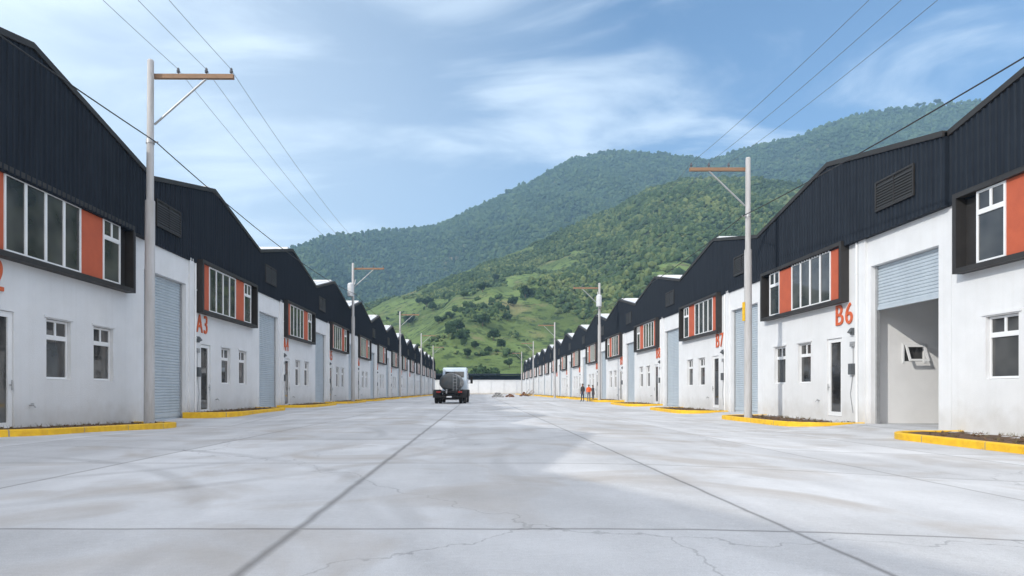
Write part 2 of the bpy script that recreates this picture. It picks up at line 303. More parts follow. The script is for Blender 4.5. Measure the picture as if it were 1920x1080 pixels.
# ------------------------------------------------------------------ ground
DL, DR = 11.85, 13.75            # lateral distance of the two facades
def sst(e0, e1, x):
    t = min(1, max(0, (x-e0)/(e1-e0))); return t*t*(3-2*t)
def gz(x, y):
    s = 0.30*(1-sst(26, 72, y))
    dip = 0.22*math.exp(-((y-21.5)/4.5)**2)*sst(4, 9, -x)
    return -s*sst(1.0, 9.5, x)*(1-0.52*sst(11.6, 13.6, x)) - dip
def sheet(name, xs, ys, m, zf):
    bm = NB(); g = [[bm.verts.new((x, y, zf(x, y))) for x in xs] for y in ys]
    for j in range(len(ys)-1):
        for i in range(len(xs)-1): bm.faces.new((g[j][i], g[j][i+1], g[j+1][i+1], g[j+1][i]))
    return mk(name, bm, m, smooth=True, recalc=False)
M_ground = mat('rough_grass', (0.10, 0.14, 0.05), 0.95, var=(0.17, 0.14, 0.08), scale=0.05)
tag(sheet('ground', [-2200, 0, 2200], [-600, 1000, 2600], M_ground, lambda x, y: -0.7), kind='structure')
tag(sheet('road', list(np.linspace(-12.3, 44, 58)), list(np.linspace(-30, 200, 116)), M_road, gz), kind='structure')

# ------------------------------------------------------------------ warehouse units
ZW = 6.48                       # top of the white wall
def holes_wall(bm, s, T0, T1, Z0, Z1, d0, d1, holes):
    ts = sorted({T0, T1, *[h[0] for h in holes], *[h[1] for h in holes]})
    zs = sorted({Z0, Z1, *[h[2] for h in holes], *[h[3] for h in holes]})
    def solid(i, j):
        if i < 0 or j < 0 or i >= len(ts)-1 or j >= len(zs)-1: return False
        tc_, zc = (ts[i]+ts[i+1])/2, (zs[j]+zs[j+1])/2
        return not any(h[0] < tc_ < h[1] and h[2] < zc < h[3] for h in holes)
    V = {}
    def v(d, t, z):
        k = (round(d, 4), round(t, 4), round(z, 4))
        if k not in V: V[k] = bm.verts.new((s*d, t, z))
        return V[k]
    for i in range(len(ts)-1):
        for j in range(len(zs)-1):
            if not solid(i, j): continue
            a, b, c, e = ts[i], ts[i+1], zs[j], zs[j+1]
            for d in (d0, d1): bm.faces.new((v(d,a,c), v(d,b,c), v(d,b,e), v(d,a,e)))
            if not solid(i-1, j): bm.faces.new((v(d0,a,c), v(d1,a,c), v(d1,a,e), v(d0,a,e)))
            if not solid(i+1, j): bm.faces.new((v(d0,b,c), v(d1,b,c), v(d1,b,e), v(d0,b,e)))
            if not solid(i, j-1): bm.faces.new((v(d0,a,c), v(d0,b,c), v(d1,b,c), v(d1,a,c)))
            if not solid(i, j+1): bm.faces.new((v(d0,a,e), v(d0,b,e), v(d1,b,e), v(d1,a,e)))

def sbox(bm, s, d0, d1, t0, t1, z0, z1, mi=0):
    a, b = sorted((s*d0, s*d1)); box(bm, a, b, t0, t1, z0, z1, mi)

def window(parent, s, t0, t1, z0, z1, d, cols=2, transom=None, name='window'):
    """White aluminium window: outer frame, mullions, optional transom with two small lights over one pane."""
    f = 0.06; bm = NB(); dd0, dd1 = d, d+0.07
    sbox(bm, s, dd0, dd1, t0, t1, z0, z0+f); sbox(bm, s, dd0, dd1, t0, t1, z1-f, z1)
    sbox(bm, s, dd0, dd1, t0, t0+f, z0+f, z1-f); sbox(bm, s, dd0, dd1, t1-f, t1, z0+f, z1-f)
    if transom:
        zt = z0 + (z1-z0)*transom
        sbox(bm, s, dd0-0.012, dd1-0.005, t0+f, t1-f, zt-0.06, zt+0.07)
        tm = (t0+t1)/2; sbox(bm, s, dd0+0.003, dd1-0.005, tm-0.035, tm+0.035, zt+0.07, z1-f)
    else:
        for k in range(1, cols):
            tm = t0+(t1-t0)*k/cols; sbox(bm, s, dd0+0.003, dd1-0.005, tm-0.045, tm+0.045, z0+f, z1-f)
    fr = mk(name, bm, M_white, parent)
    bm = NB(); sbox(bm, s, d+0.03, d+0.045, t0+f-0.01, t1-f+0.01, z0+f-0.01, z1-f+0.01)
    mk('pane', bm, M_glass, fr)
    return fr

def make_unit(side, P, zval, zpeak, door_open=False, detail=True, goff=0.0, toff=0.0, clad_out=0.06, base=-0.7):
    s = side
    root = empty('warehouse_unit', (0, 0, 0)); e = 0.004
    g0, g1 = 0.10+goff, 3.35+goff
    G = (g0, g1, base, 5.35)
    DO = (4.72+toff, 5.74+toff, base, 3.02)
    W1 = (6.95+toff, 8.0+toff, 1.32, 3.0); W2 = (9.1+toff, 10.15+toff, 1.32, 3.0)
    B4 = (5.12+toff, 8.15+toff, 4.5, 6.3); BS = (9.25+toff, 10.2+toff, 4.5, 6.3)
    # front wall with its openings, side walls, back wall
    bm = NB(); holes_wall(bm, s, e, P-e, base, ZW, 0.0, 0.25, [G, DO, W1, W2])
    sbox(bm, s, 0.25, 25, e, 0.12, base, ZW); sbox(bm, s, 0.25, 25, P-0.12, P-e, base, ZW)
    sbox(bm, s, 24.8, 25.05, 0.12, P-0.12, base, ZW)
    sbox(bm, s, -0.07, 0.0, g1+0.22, g1+0.62, base, ZW)          # pilaster beside the shutter
    for o_ in (DO,): sbox(bm, s, -0.012, 0.25, o_[0], o_[1], base, 0.03)
    mk('wall', bm, M_wall, root)
    # floor slab of the office part is hidden; corrugated gable sheet
    pitch = 0.2; prof = []; n = int(round(P/pitch)); pp = P/n
    for k in range(n):
        a = k*pp; prof += [(a, 0.0), (a+pp*0.55, 0.0), (a+pp*0.66, -0.035), (a+pp*0.89, -0.035)]
    prof.append((P, 0.0)); prof[0] = (e, 0.0); prof[-1] = (P-e, 0.0)
    def ztop(t): return zval + (zpeak-zval)*(1-abs(t-P/2)/(P/2))
    if not any(abs(t-P/2) < 1e-4 for t, _ in prof): prof.append((P/2, 0.0)); prof.sort()
    bm = NB(); lo = []; hi = []; lo2 = []; hi2 = []
    for t, d in prof:
        x = s*(d-clad_out); lo.append(bm.verts.new((x, t, ZW-0.12))); hi.append(bm.verts.new((x, t, ztop(t))))
        lo2.append(bm.verts.new((s*0.02, t, ZW-0.12))); hi2.append(bm.verts.new((s*0.02, t, ztop(t))))
    for k in range(len(prof)-1):
        bm.faces.new((lo[k], lo[k+1], hi[k+1], hi[k])); bm.faces.new((lo[k], lo[k+1], lo2[k+1], lo2[k])); bm.faces.new((hi[k], hi[k+1], hi2[k+1], hi2[k])); bm.faces.new((lo2[k], hi2[k], hi2[k+1], lo2[k+1]))
    bm.faces.new((lo[0], hi[0], hi2[0], lo2[0])); bm.faces.new((lo[-1], hi[-1], hi2[-1], lo2[-1]))
    # z-stop: the sheet sits in front of the wall so its back is at the wall face
    for v in lo2+hi2: v.co.x = -s*0.003
    mk('gable_cladding', bm, M_clad, root)
    bm = NB()                                                     # barge trim along the two slopes
    for (ta, tb) in ((e, P/2), (P/2, P-e)):
        for (d0, d1) in ((-clad_out-0.07, 0.16),):
            za, zb = ztop(ta), ztop(tb)
            vs = [bm.verts.new((s*d, t, z)) for d in (d0, d1) for (t, z) in ((ta, za-0.12), (tb, zb-0.12), (tb, zb+0.05), (ta, za+0.05))]
            bm.faces.new(vs[:4]); bm.faces.new(vs[4:]); 
            for a in range(4): bm.faces.new((vs[a], vs[(a+1) % 4], vs[4+(a+1) % 4], vs[4+a]))
    mk('barge_trim', bm, M_trim, root)
    # pitched roof of ribbed white sheet
    bm = NB()
    for (ta, tb) in ((e, P/2), (P/2, P-e)):
        za, zb = ztop(ta)+0.03, ztop(tb)+0.03
        vs = [bm.verts.new((s*d, t, z)) for d in (0.165, 25.3) for (t, z) in ((ta, za-0.08), (tb, zb-0.08), (tb, zb), (ta, za))]
        bm.faces.new(vs[:4]); bm.faces.new(vs[4:])
        for a in range(4): bm.faces.new((vs[a], vs[(a+1) % 4], vs[4+(a+1) % 4], vs[4+a]))
        if detail:
            for k in range(1, 40):
                d = 0.165+k*0.62
                for q in range(1):
                    v2 = [bm.verts.new((s*(d+w_), t, z+hh)) for w_ in (0, 0.06) for (t, z) in ((ta, za), (tb, zb)) for hh in (0.0, 0.03)]
                    bm.faces.new((v2[0], v2[1], v2[3], v2[2])); bm.faces.new((v2[4], v2[5], v2[7], v2[6])); bm.faces.new((v2[1], v2[3], v2[7], v2[5]))
    zr = zpeak+0.03; sbox(bm, s, 0.165, 25.3, P/2-0.17, P/2+0.17, zr-0.03, zr+0.10)
    # gable end closure at the back
    a = [bm.verts.new((s*25.0, t, z)) for t, z in ((e, ZW), (P-e, ZW), (P-e, zval-0.05), (P/2, zpeak-0.05), (e, zval-0.05))]
    bm.faces.new(a)
    mk('roof', bm, M_roof, root, recalc=True)
    # louvred vent in the gable
    v0, v1 = 0.75+goff*1.1, 2.65+goff*1.1; z0, z1 = 7.05, 8.05; dd = -clad_out-0.035
    bm = NB(); sbox(bm, s, dd-0.05, dd, v0, v1, z0, z0+0.06); sbox(bm, s, dd-0.05, dd, v0, v1, z1-0.06, z1); sbox(bm, s, dd-0.05, dd, v0, v0+0.06, z0+0.06, z1-0.06); sbox(bm, s, dd-0.05, dd, v1-0.06, v1, z0+0.06, z1-0.06); sbox(bm, s, dd-0.048, dd, (v0+v1)/2-0.02, (v0+v1)/2+0.02, z0+0.06, z1-0.06)
    sbox(bm, s, dd-0.008, dd-0.002, v0+0.06, v1-0.06, z0+0.06, z1-0.06)
    vent = mk('vent', bm, M_trim, root)
    bm = NB(); k = 0
    while z0+0.1+k*0.09 < z1-0.1:
        z = z0+0.1+k*0.09
        vs = [bm.verts.new((s*(dd+a_), t, z+b_)) for (a_, b_) in ((-0.045, -0.03), (-0.012, 0.035), (-0.018, 0.04), (-0.05, -0.02)) for t in (v0+0.06, v1-0.06)]
        for q in range(4): bm.faces.new((vs[2*q], vs[2*q+1], vs[(2*q+3) % 8], vs[(2*q+2) % 8]))
        k += 1
    mk('louvres', bm, M_vent, vent)
    # projecting charcoal frame round the upper windows
    f0, f1, zb, zt, out_ = 4.25+toff, 10.95+toff, 4.30, 6.55, 0.31; fw = 0.14
    bm = NB()
    sbox(bm, s, -out_, -0.002, f0, f1, zb, zb+fw); sbox(bm, s, -out_, -0.002, f0, f1, zt-fw, zt)
    sbox(bm, s, -out_, -0.002, f0, f0+fw, zb+fw, zt-fw); sbox(bm, s, -out_, -0.002, f1-fw, f1, zb+fw, zt-fw)
    sbox(bm, s, -0.02, -0.003, f0+fw, f1-fw, zb+fw, zt-fw)
    mk('window_surround', bm, M_trim, root)
    for (a, b) in ((f0+fw+0.24, 5.12+toff), (8.15+toff, 9.25+toff)):
        bm = NB(); sbox(bm, s, -0.19, -0.022, a+0.004, b-0.004, zb+fw+0.004, zt-fw-0.004); mk('orange_panel', bm, M_orange, root)
    window(root, s, B4[0], B4[1], zb+fw+0.01, zt-fw-0.01, -0.215, cols=4)
    window(root, s, BS[0], BS[1], zb+fw+0.01, zt-fw-0.01, -0.215, transom=0.7)
    # ground floor windows with a thin drip moulding
    for W in (W1, W2):
        wdw = window(root, s, W[0]+0.01, W[1]-0.01, W[2]+0.01, W[3]-0.01, 0.10, transom=0.70)
        if detail:
            bm = NB(); sbox(bm, s, -0.035, -0.002, W[0]-0.10, W[1]+0.10, W[3]+0.03, W[3]+0.09)
            mk('drip_mould', bm, M_wall, wdw)
    # entrance door
    bm = NB(); fz0 = 0.04
    sbox(bm, s, 0.05, 0.15, DO[0]+0.01, DO[0]+0.16, fz0, DO[3]-0.01); sbox(bm, s, 0.05, 0.15, DO[1]-0.16, DO[1]-0.01, fz0, DO[3]-0.01)
    sbox(bm, s, 0.05, 0.15, DO[0]+0.16, DO[1]-0.16, DO[3]-0.15, DO[3]-0.01); sbox(bm, s, 0.05, 0.15, DO[0]+0.16, DO[1]-0.16, fz0, fz0+0.16)
    door = mk('door', bm, M_white, root)
    bm = NB(); sbox(bm, s, 0.09, 0.105, DO[0]+0.15, DO[1]-0.15, fz0+0.15, DO[3]-0.14); mk('pane', bm, M_glass, door)
    if detail:
        bm = NB(); th = DO[1]-0.09
        tube(bm, (s*0.05, th, 1.15), (s*-0.01, th, 1.15), 0.018); tube(bm, (s*-0.01, th, 1.02), (s*-0.01, th, 1.28), 0.016)
        mk('handle', bm, M_steel, door)
    # roller shutter
    zb_ = 3.82 if door_open else 0.0
    bm = NB(); z = zb_ - (0 if door_open else 0.25); pts = []
    while z < 5.35:
        pts += [(0.0, z), (0.0, z+0.055), (0.028, z+0.075), (0.028, z+0.09)]; z += 0.11
    prev = None
    for d, zz_ in pts:
        if zz_ > 5.36: break
        cur = (bm.verts.new((s*(0.20+d), g0+0.07, zz_)), bm.verts.new((s*(0.20+d), g1-0.07, zz_)))
        if prev: bm.faces.new((prev[0], prev[1], cur[1], cur[0]))
        prev = cur
    sbox(bm, s, 0.18, 0.26, g0+0.07, g1-0.07, zb_-0.01, zb_+0.10)
    sh = mk('roller_shutter', bm, M_shut, root)
    bm = NB(); sbox(bm, s, 0.15, 0.27, g0+0.003, g0+0.085, base, 5.34); mk('guide_rail', bm, M_steel, sh)
    bm = NB(); sbox(bm, s, 0.15, 0.27, g1-0.085, g1-0.003, base, 5.34); mk('guide_rail', bm, M_steel, sh)
    if detail:
        # downpipe, wall lamp, meter boxes with conduit
        bm = NB(); tube(bm, (-s*0.075, g1+0.70, base), (-s*0.075, g1+0.70, ZW-0.15), 0.045, seg=10)
        for zz_ in (1.2, 3.2, 5.2): sbox(bm, s, -0.125, -0.0, g1+0.645, g1+0.755, zz_, zz_+0.04)
        mk('downpipe', bm, M_white, root)
        bm = NB(); tt = g1+1.02
        sbox(bm, s, -0.10, -0.003, tt-0.05, tt+0.06, 3.05, 3.30); tube(bm, (-s*0.10, tt, 3.25), (-s*0.17, tt, 3.12), 0.05, 0.07)
        mk('wall_lamp', bm, M_box, root)
        bm = NB(); sbox(bm, s, -0.09, -0.003, tt-0.08, tt+0.10, 2.62, 2.80); mk('junction_box', bm, M_steel, root)
        bm = NB(); sbox(bm, s, -0.14, -0.003, tt-0.09, tt+0.12, 1.60, 2.0); mb = mk('meter_box', bm, M_box, root)
        bm = NB(); tube(bm, (-s*0.02, tt, 2.62), (-s*0.02, tt, 1.6), 0.012, seg=6); tube(bm, (-s*0.03, tt, 1.6), (-s*0.03, tt+0.16, 0.9), 0.012, seg=6); tube(bm, (-s*0.03, tt+0.16, 0.9), (-s*0.03, tt, 0.2), 0.012, seg=6)
        mk('conduit', bm, M_steel, mb)
        bm = NB(); tz = DO[1]+0.55; tube(bm, (0, tz, 0.62), (-s*0.12, tz, 0.62), 0.02, seg=8); tube(bm, (-s*0.12, tz, 0.62), (-s*0.16, tz, 0.56), 0.018, seg=8); tube(bm, (-s*0.08, tz-0.05, 0.66), (-s*0.08, tz+0.05, 0.66), 0.012, seg=6)
        mk('garden_tap', bm, M_steel, root)
    if door_open:
        # partition with a small tilted window seen through the raised shutter, floor level follows the road
        pt = g1+0.30
        bm = NB(); V = {}
        w0, w1, wz0, wz1 = 1.35, 2.05, 2.05, 2.62
        def bx(a, b, c, d_): sbox(bm, s, a, b, pt, pt+0.12, c, d_)
        bx(0.27, w0, base, 6.3); bx(w1, 12, base, 6.3); bx(w0, w1, base, wz0); bx(w0, w1, wz1, 6.3)
        mk('partition', bm, M_int, root)
        bm = NB(); f = 0.07; ax = pt-0.02; tilt = 0.22
        def q(a, b, c, d_):
            def yy(zv): return ax-0.03-(wz1-zv)*tilt/(wz1-wz0)
            vs = [bm.verts.new((s*x_, yy(z_)-o_, z_)) for o_ in (0, 0.05) for (x_, z_) in ((a, c), (b, c), (b, d_), (a, d_))]
            bm.faces.new(vs[:4]); bm.faces.new(vs[4:])
            for k_ in range(4): bm.faces.new((vs[k_], vs[(k_+1) % 4], vs[4+(k_+1) % 4], vs[4+k_]))
        q(w0, w1, wz0, wz0+f); q(w0, w1, wz1-f, wz1); q(w0, w0+f, wz0+f, wz1-f); q(w1-f, w1, wz0+f, wz1-f)
        sbox(bm, s, w0-0.06, w0, pt-0.03, pt-0.002, wz0-0.05, wz1+0.06); sbox(bm, s, w1, w1+0.06, pt-0.03, pt-0.002, wz0-0.05, wz1+0.06); sbox(bm, s, w0, w1, pt-0.03, pt-0.002, wz1, wz1+0.06)
        iw = mk('tilting_window', bm, M_white, root)
        bm = NB(); sbox(bm, s, w0, w1, pt+0.06, pt+0.07, wz0, wz1); mk('pane', bm, M_glass, iw)
        bm = NB(); sbox(bm, s, 0.27, 12, 0.13, pt, 6.32, 6.4); mk('ceiling', bm, M_int, root)
    return root

def number_mesh(txt, side):
    cu = bpy.data.curves.new('unit_number', 'FONT'); cu.body = txt; cu.size = 1.0; cu.extrude = 0.02; cu.offset = 0.0; cu.space_character = 1.18
    o = bpy.data.objects.new('tmp', cu); C.objects.link(o)
    dg = bpy.context.evaluated_depsgraph_get(); me = bpy.data.meshes.new_from_object(o.evaluated_get(dg))
    bpy.data.objects.remove(o); me.name = 'unit_number'
    xs = [v.co.x for v in me.vertices]; ys = [v.co.y for v in me.vertices]
    x0, x1, y0, y1 = min(xs), max(xs), min(ys), max(ys); wd, ht = 0.46*len(txt)+0.14*(len(txt)-1), 0.78
    R = Matrix.Rotation(math.radians(-90*side), 4, 'Z') @ Matrix.Rotation(math.radians(90), 4, 'X')
    for v in me.vertices:
        v.co = R @ Vector(((v.co.x-(x0+x1)/2)*wd/(x1-x0), (v.co.y-y0)*ht/(y1-y0), v.co.z))
    me.materials.clear(); me.materials.append(M_sign)
    return me
M_sign = mat('orange_lettering', (0.66, 0.13, 0.045), 0.5, scale=4)

PL, PR = 11.95, 12.2
YL0, YR0 = 22.45, 18.4           # garage-side valley of the second unit of each row
ORD = ['first', 'second', 'third', 'fourth', 'fifth', 'sixth', 'seventh', 'eighth', 'ninth', 'tenth', 'eleventh', 'twelfth', 'thirteenth', 'fourteenth', 'fifteenth', 'sixteenth']
protoL = make_unit(-1, PL, 8.62, 10.0)
protoL_near = make_unit(-1, PL, 8.62, 10.0, clad_out=0.28)
protoR = make_unit(1, PR, 8.5, 9.78, goff=0.42, toff=0.82)
protoR_open = make_unit(1, PR, 8.5, 9.78, door_open=True, goff=0.42, toff=0.82, clad_out=0.20)
protoL_far = make_unit(-1, PL, 8.62, 10.0, detail=False)
protoR_far = make_unit(1, PR, 8.5, 9.78, goff=0.42, toff=0.82, detail=False)
index_kids()

# planter beds
def make_planter(side, length, depth, seed):
    r = random.Random(seed); root = empty('planter_bed', (0, 0, 0)); s = side
    R = min(1.5, depth-0.15)
    outer = [(0.0, 0.0)]
    for k in range(9):
        a = math.pi/2*k/8; outer.append((-(depth-R)-R*math.sin(a), R-R*math.cos(a)))
    for k in range(9):
        a = math.pi/2*k/8; outer.append((-(depth-R)-R*math.cos(a), length-R+R*math.sin(a)))
    outer.append((0.0, length))
    def inset(w):
        n = len(outer); res = []
        for i, (d, t) in enumerate(outer):
            if i == 0: res.append((0.0, w)); continue
            if i == n-1: res.append((0.0, length-w)); continue
            a, b = outer[i-1], outer[i+1]; dx, dy = b[0]-a[0], b[1]-a[1]; L = math.hypot(dx, dy)
            res.append((d+dy/L*w, t-dx/L*w))
        return res
    bm = NB()
    sec = [(0.0, -0.45), (0.0, 0.135), (0.02, 0.155), (0.15, 0.16), (0.17, 0.14), (0.17, -0.2)]
    cols = []
    for wq, zq in sec: cols.append([bm.verts.new((s*(d-0.002), t, zq+r.uniform(-0.004, 0.004))) for d, t in inset(wq)])
    for a in range(len(sec)-1):
        for i in range(len(outer)-1): bm.faces.new((cols[a][i], cols[a][i+1], cols[a+1][i+1], cols[a+1][i]))
    mk('kerb', bm, M_yellow, root, smooth=False)
    # soil: lumpy sheet inside the kerb with clods and tufts
    bm = NB(); inn = inset(0.165); nx = 9; ny = 44; g = []
    def dmax(t):
        best = 0
        for i in range(len(inn)-1):
            (d0, t0), (d1, t1) = inn[i], inn[i+1]
            if min(t0, t1)-1e-6 <= t <= max(t0, t1)+1e-6 and abs(t1-t0) > 1e-6: best = min(best, d0+(d1-d0)*(t-t0)/(t1-t0))
        return best
    for j in range(ny+1):
        t = 0.17+(length-0.34)*j/ny; dm = dmax(t); row = []
        for i in range(nx+1): row.append(bm.verts.new((s*(dm*i/nx-0.003), t, 0.10+r.uniform(-0.02, 0.05)*(0.4 if i in (0, nx) else 1))))
        g.append(row)
    for j in range(ny):
        for i in range(nx): bm.faces.new((g[j][i], g[j][i+1], g[j+1][i+1], g[j+1][i]))
    soil = mk('soil', bm, M_soil, root)
    bm = NB()
    for _ in range(120):
        t = r.uniform(0.4, length-0.4); dm = dmax(t); d = dm*r.uniform(0.05, 0.95); sz = r.uniform(0.02, 0.06)
        m4 = Matrix.Translation((s*d, t, 0.12+sz*0.3)) @ Matrix.Rotation(r.uniform(0, 6), 4, 'Z') @ Matrix.Diagonal((sz, sz*r.uniform(0.6, 1.2), sz*r.uniform(0.5, 0.9), 1))
        bmesh.ops.create_icosphere(bm, subdivisions=1, radius=1, matrix=m4)
    cl_ = mk('clods', bm, M_clod, soil); cl_['kind'] = 'stuff'
    bm = NB()
    for _ in range(60):
        t0_ = r.uniform(0.4, length-0.4); d0_ = dmax(t0_)*(r.random()**1.8*0.9+0.02)
        for b in range(9):
            an = r.uniform(0, 6.28); L_ = r.uniform(0.05, 0.17); wx = 0.008; c_ = Vector((s*d0_+r.uniform(-.03, .03), t0_+r.uniform(-.03, .03), 0.09)); tip = c_+Vector((math.cos(an)*L_*0.7, math.sin(an)*L_*0.7, L_)); pe = Vector((-math.sin(an)*wx, math.cos(an)*wx, 0))
            bm.faces.new((bm.verts.new(c_-pe), bm.verts.new(c_+pe), bm.verts.new(tip)))
    wd_ = mk('weeds', bm, M_weed, soil, recalc=False); wd_['kind'] = 'stuff'
    return root
M_clod = mat('earth_clods', (0.16, 0.09, 0.055), 0.95, var=(0.05, 0.04, 0.02), scale=9)
plL = make_planter(-1, 8.5, 1.95, 1); plR = make_planter(1, 7.9, 2.55, 2)
index_kids()

def place_row(side, Y0, P, proto, kfirst, klast, specials, letter, num0, planter, poff):
    nm = 'left' if side < 0 else 'right'; D = DL if side < 0 else DR
    for k in range(kfirst, klast+1):
        y0 = Y0+(k-1)*P; src = specials.get(k, proto)
        if y0 > 100: src = protoL_far if side < 0 else protoR_far
        u = copy_tree(src); u.location = (side*D, y0, 0)
        if k < 0:
            lab = 'warehouse unit of the %s row standing %s beside the near end of the street' % (nm, ['', 'two plots', 'three plots'][-k])
            if k == -1: lab = 'warehouse unit of the %s row two plots before the nearest visible one' % nm
        if k == 0:
            lab = {'left': 'shaded grey warehouse at the left picture edge, nearest of the left row, tall black gable', 'right': 'sunlit white warehouse at the right picture edge, nearest of the right row'}[nm]
        elif k == 1 and side > 0: lab = 'sunlit white warehouse numbered B6 with its roller shutter half raised'
        elif k > 0:
            lab = '%s warehouse from the front in the %s row, %s wall, black gable, closed shutter' % (ORD[k], nm, 'shaded grey' if side < 0 else 'sunlit white')
        if k == klast: lab = 'farthest warehouse of the %s row, next to the end wall' % nm
        if k < 0: lab = 'warehouse of the %s row standing beside and behind the camera, before the nearest one' % nm if k == -1 else 'warehouse of the %s row farthest behind the camera' % nm
        tag(u, lab, 'warehouse', 'warehouse units in the %s row' % nm)
        if k >= 0 and y0 < 110:
            me = number_mesh('%s%d' % (letter, num0+k), side); o = bpy.data.objects.new('unit_number', me); C.objects.link(o); o.parent = u
            o.location = (-side*0.03, 4.80 if side < 0 else 5.35, 3.48)
        if k < 0: continue
        p = copy_tree(planter); ly = y0+poff
        p.location = (side*D, ly, gz(side*(D-2), ly+3)+ (0.02 if side > 0 else 0)); 
        if k == 0 and side < 0: p.rotation_euler = (-0.026, 0, 0); p.location.z = 0.0
        tag(p, '%s yellow-kerbed soil bed from the front, along the %s row' % (ORD[k], nm) if k != klast else 'farthest yellow-kerbed soil bed along the %s row' % nm, 'planter', 'yellow kerbed beds along the %s row' % nm)
KL, KR = 13, 14
place_row(-1, YL0, PL, protoL, -2, KL, {0: protoL_near}, 'A', 2, plL, 3.05)
place_row(1, YR0, PR, protoR, 0, KR, {1: protoR_open}, 'B', 5, plR, 4.0)
def kill(o):
    for ch in KIDS.get(o, []): kill(ch)
    bpy.data.objects.remove(o)
for p_ in (protoL, protoL_near, protoR, protoR_open, protoL_far, protoR_far, plL, plR): kill(p_)

# ------------------------------------------------------------------ end wall and shed behind it
bm = NB(); box(bm, -16, 20, 197, 197.3, -0.7, 4.25)
for k in range(10): box(bm, -16+k*4-0.2, -16+k*4+0.2, 196.85, 197.0, -0.7, 4.25)
ew = empty('end_wall', (0, 197, 0)); ew.location = (0, 0, 0)
mk('panel_wall', bm, M_wall, ew)
bm = NB(); box(bm, -16.1, 20.1, 196.8, 197.4, 4.25, 4.40); mk('coping', bm, M_white, ew)
tag(ew, 'long white perimeter wall closing the far end of the street', 'wall')
sh = empty('dark_shed', (0, 0, 0))
bm = NB(); box(bm, -40, 46, 206, 222, -0.7, 6.0); mk('wall', bm, M_clad, sh)
bm = NB(); v = [bm.verts.new(c) for c in ((-41, 204.5, 6.02), (47, 204.5, 6.02), (47, 223, 6.6), (-41, 223, 6.6))]; v2 = [bm.verts.new(q.co+Vector((0, 0, 0.45))) for q in v]
bm.faces.new(v); bm.faces.new(v2)
for a in range(4): bm.faces.new((v[a], v[(a+1) % 4], v2[(a+1) % 4], v2[a]))
mk('roof', bm, M_clad, sh); tag(sh, 'long low dark shed showing as a black band above the end wall', 'shed')
bm = NB(); box(bm, -12.3, 14, 196.0, 196.2, -0.3, 0.16)
tag(mk('kerb', bm, M_yellow), 'low yellow kerb running along the foot of the end wall', 'kerb')

# ------------------------------------------------------------------ utility poles
def make_pole(side, H, arm, transformer=False, yellow=False, z_low=-0.6):
    d = -side                                  # the arm reaches towards the street
    root = empty('utility_pole', (0, 0, 0)); hs = 7.3
    bm = NB(); lathe(bm, [(0.165, z_low), (0.15, hs), (0.145, hs+0.05)], seg=20); lathe(bm, [(0.115, hs+0.03), (0.10, H-0.04), (0.08, H)], seg=20)
    for k in range(12): tube(bm, (0.14*math.cos(k*2.4), 0.14*math.sin(k*2.4), 2+k*0.42), (0.155*math.cos(k*2.4), 0.155*math.sin(k*2.4), 2+k*0.42), 0.012, seg=6)
    mk('shaft', bm, M_pole, root, smooth=False)
    za = H-0.45
    bm = NB(); a, b = sorted((d*0.02, d*arm)); box(bm, a, b, 0.115, 0.235, za-0.07, za+0.07); mk('crossarm', bm, M_wood, root)
    bm = NB(); tube(bm, (d*0.06, 0.14, za-1.58), (d*arm*0.66, 0.18, za-0.06), 0.036, seg=8); mk('brace', bm, M_steel, root)
    for f in (0.31, 0.66, 0.97):
        bm = NB(); x = d*arm*f; lathe(bm, [(0.02, za+0.06), (0.02, za+0.13), (0.055, za+0.135), (0.035, za+0.17), (0.06, za+0.18), (0.03, za+0.23), (0.045, za+0.24), (0.02, za+0.29)], cx=x, cy=0.175, seg=10)
        mk('insulator', bm, M_ins, root, smooth=False)
    bm = NB(); zc = 9.25 if side < 0 else 8.8; tube(bm, (d*0.08, 0, zc), (d*0.25, 0, zc), 0.03, seg=8); lathe(bm, [(0.13, zc-0.06), (0.13, zc+0.06)], seg=16); mk('cable_clamp', bm, M_steel, root)
    if transformer:
        bm = NB(); zt = 9.0; cx = -d*0.0; lathe(bm, [(0.24, zt), (0.26, zt+0.05), (0.26, zt+1.0), (0.20, zt+1.1), (0.05, zt+1.16)], cx=-0.12, cy=-0.42, seg=18)
        tube(bm, (d*0.22, -0.42, zt+1.0), (d*0.28, -0.42, zt+1.4), 0.03, seg=8); box(bm, -0.05, 0.05, -0.3, 0.0, zt+0.3, zt+0.4)
        mk('transformer', bm, M_trf, root)
    if yellow:
        bm = NB(); box(bm, -0.22, -0.155, -0.07, 0.07, 4.3, 5.1); mk('marker_strip', bm, M_yellow, root)
    return root
M_ins = mat('porcelain_insulator', (0.13, 0.14, 0.16), 0.25, scale=5)
M_trf = mat('transformer_grey', (0.62, 0.64, 0.66), 0.4, scale=3)
XPL, XPR = -10.6, 11.6
HL, HR = 11.9, 11.3
polesL = [20.5, 54.1, 87.0, 120.0, 152.0]; polesR = [27.2, 60.3, 95.2, 131.5, 166.0]
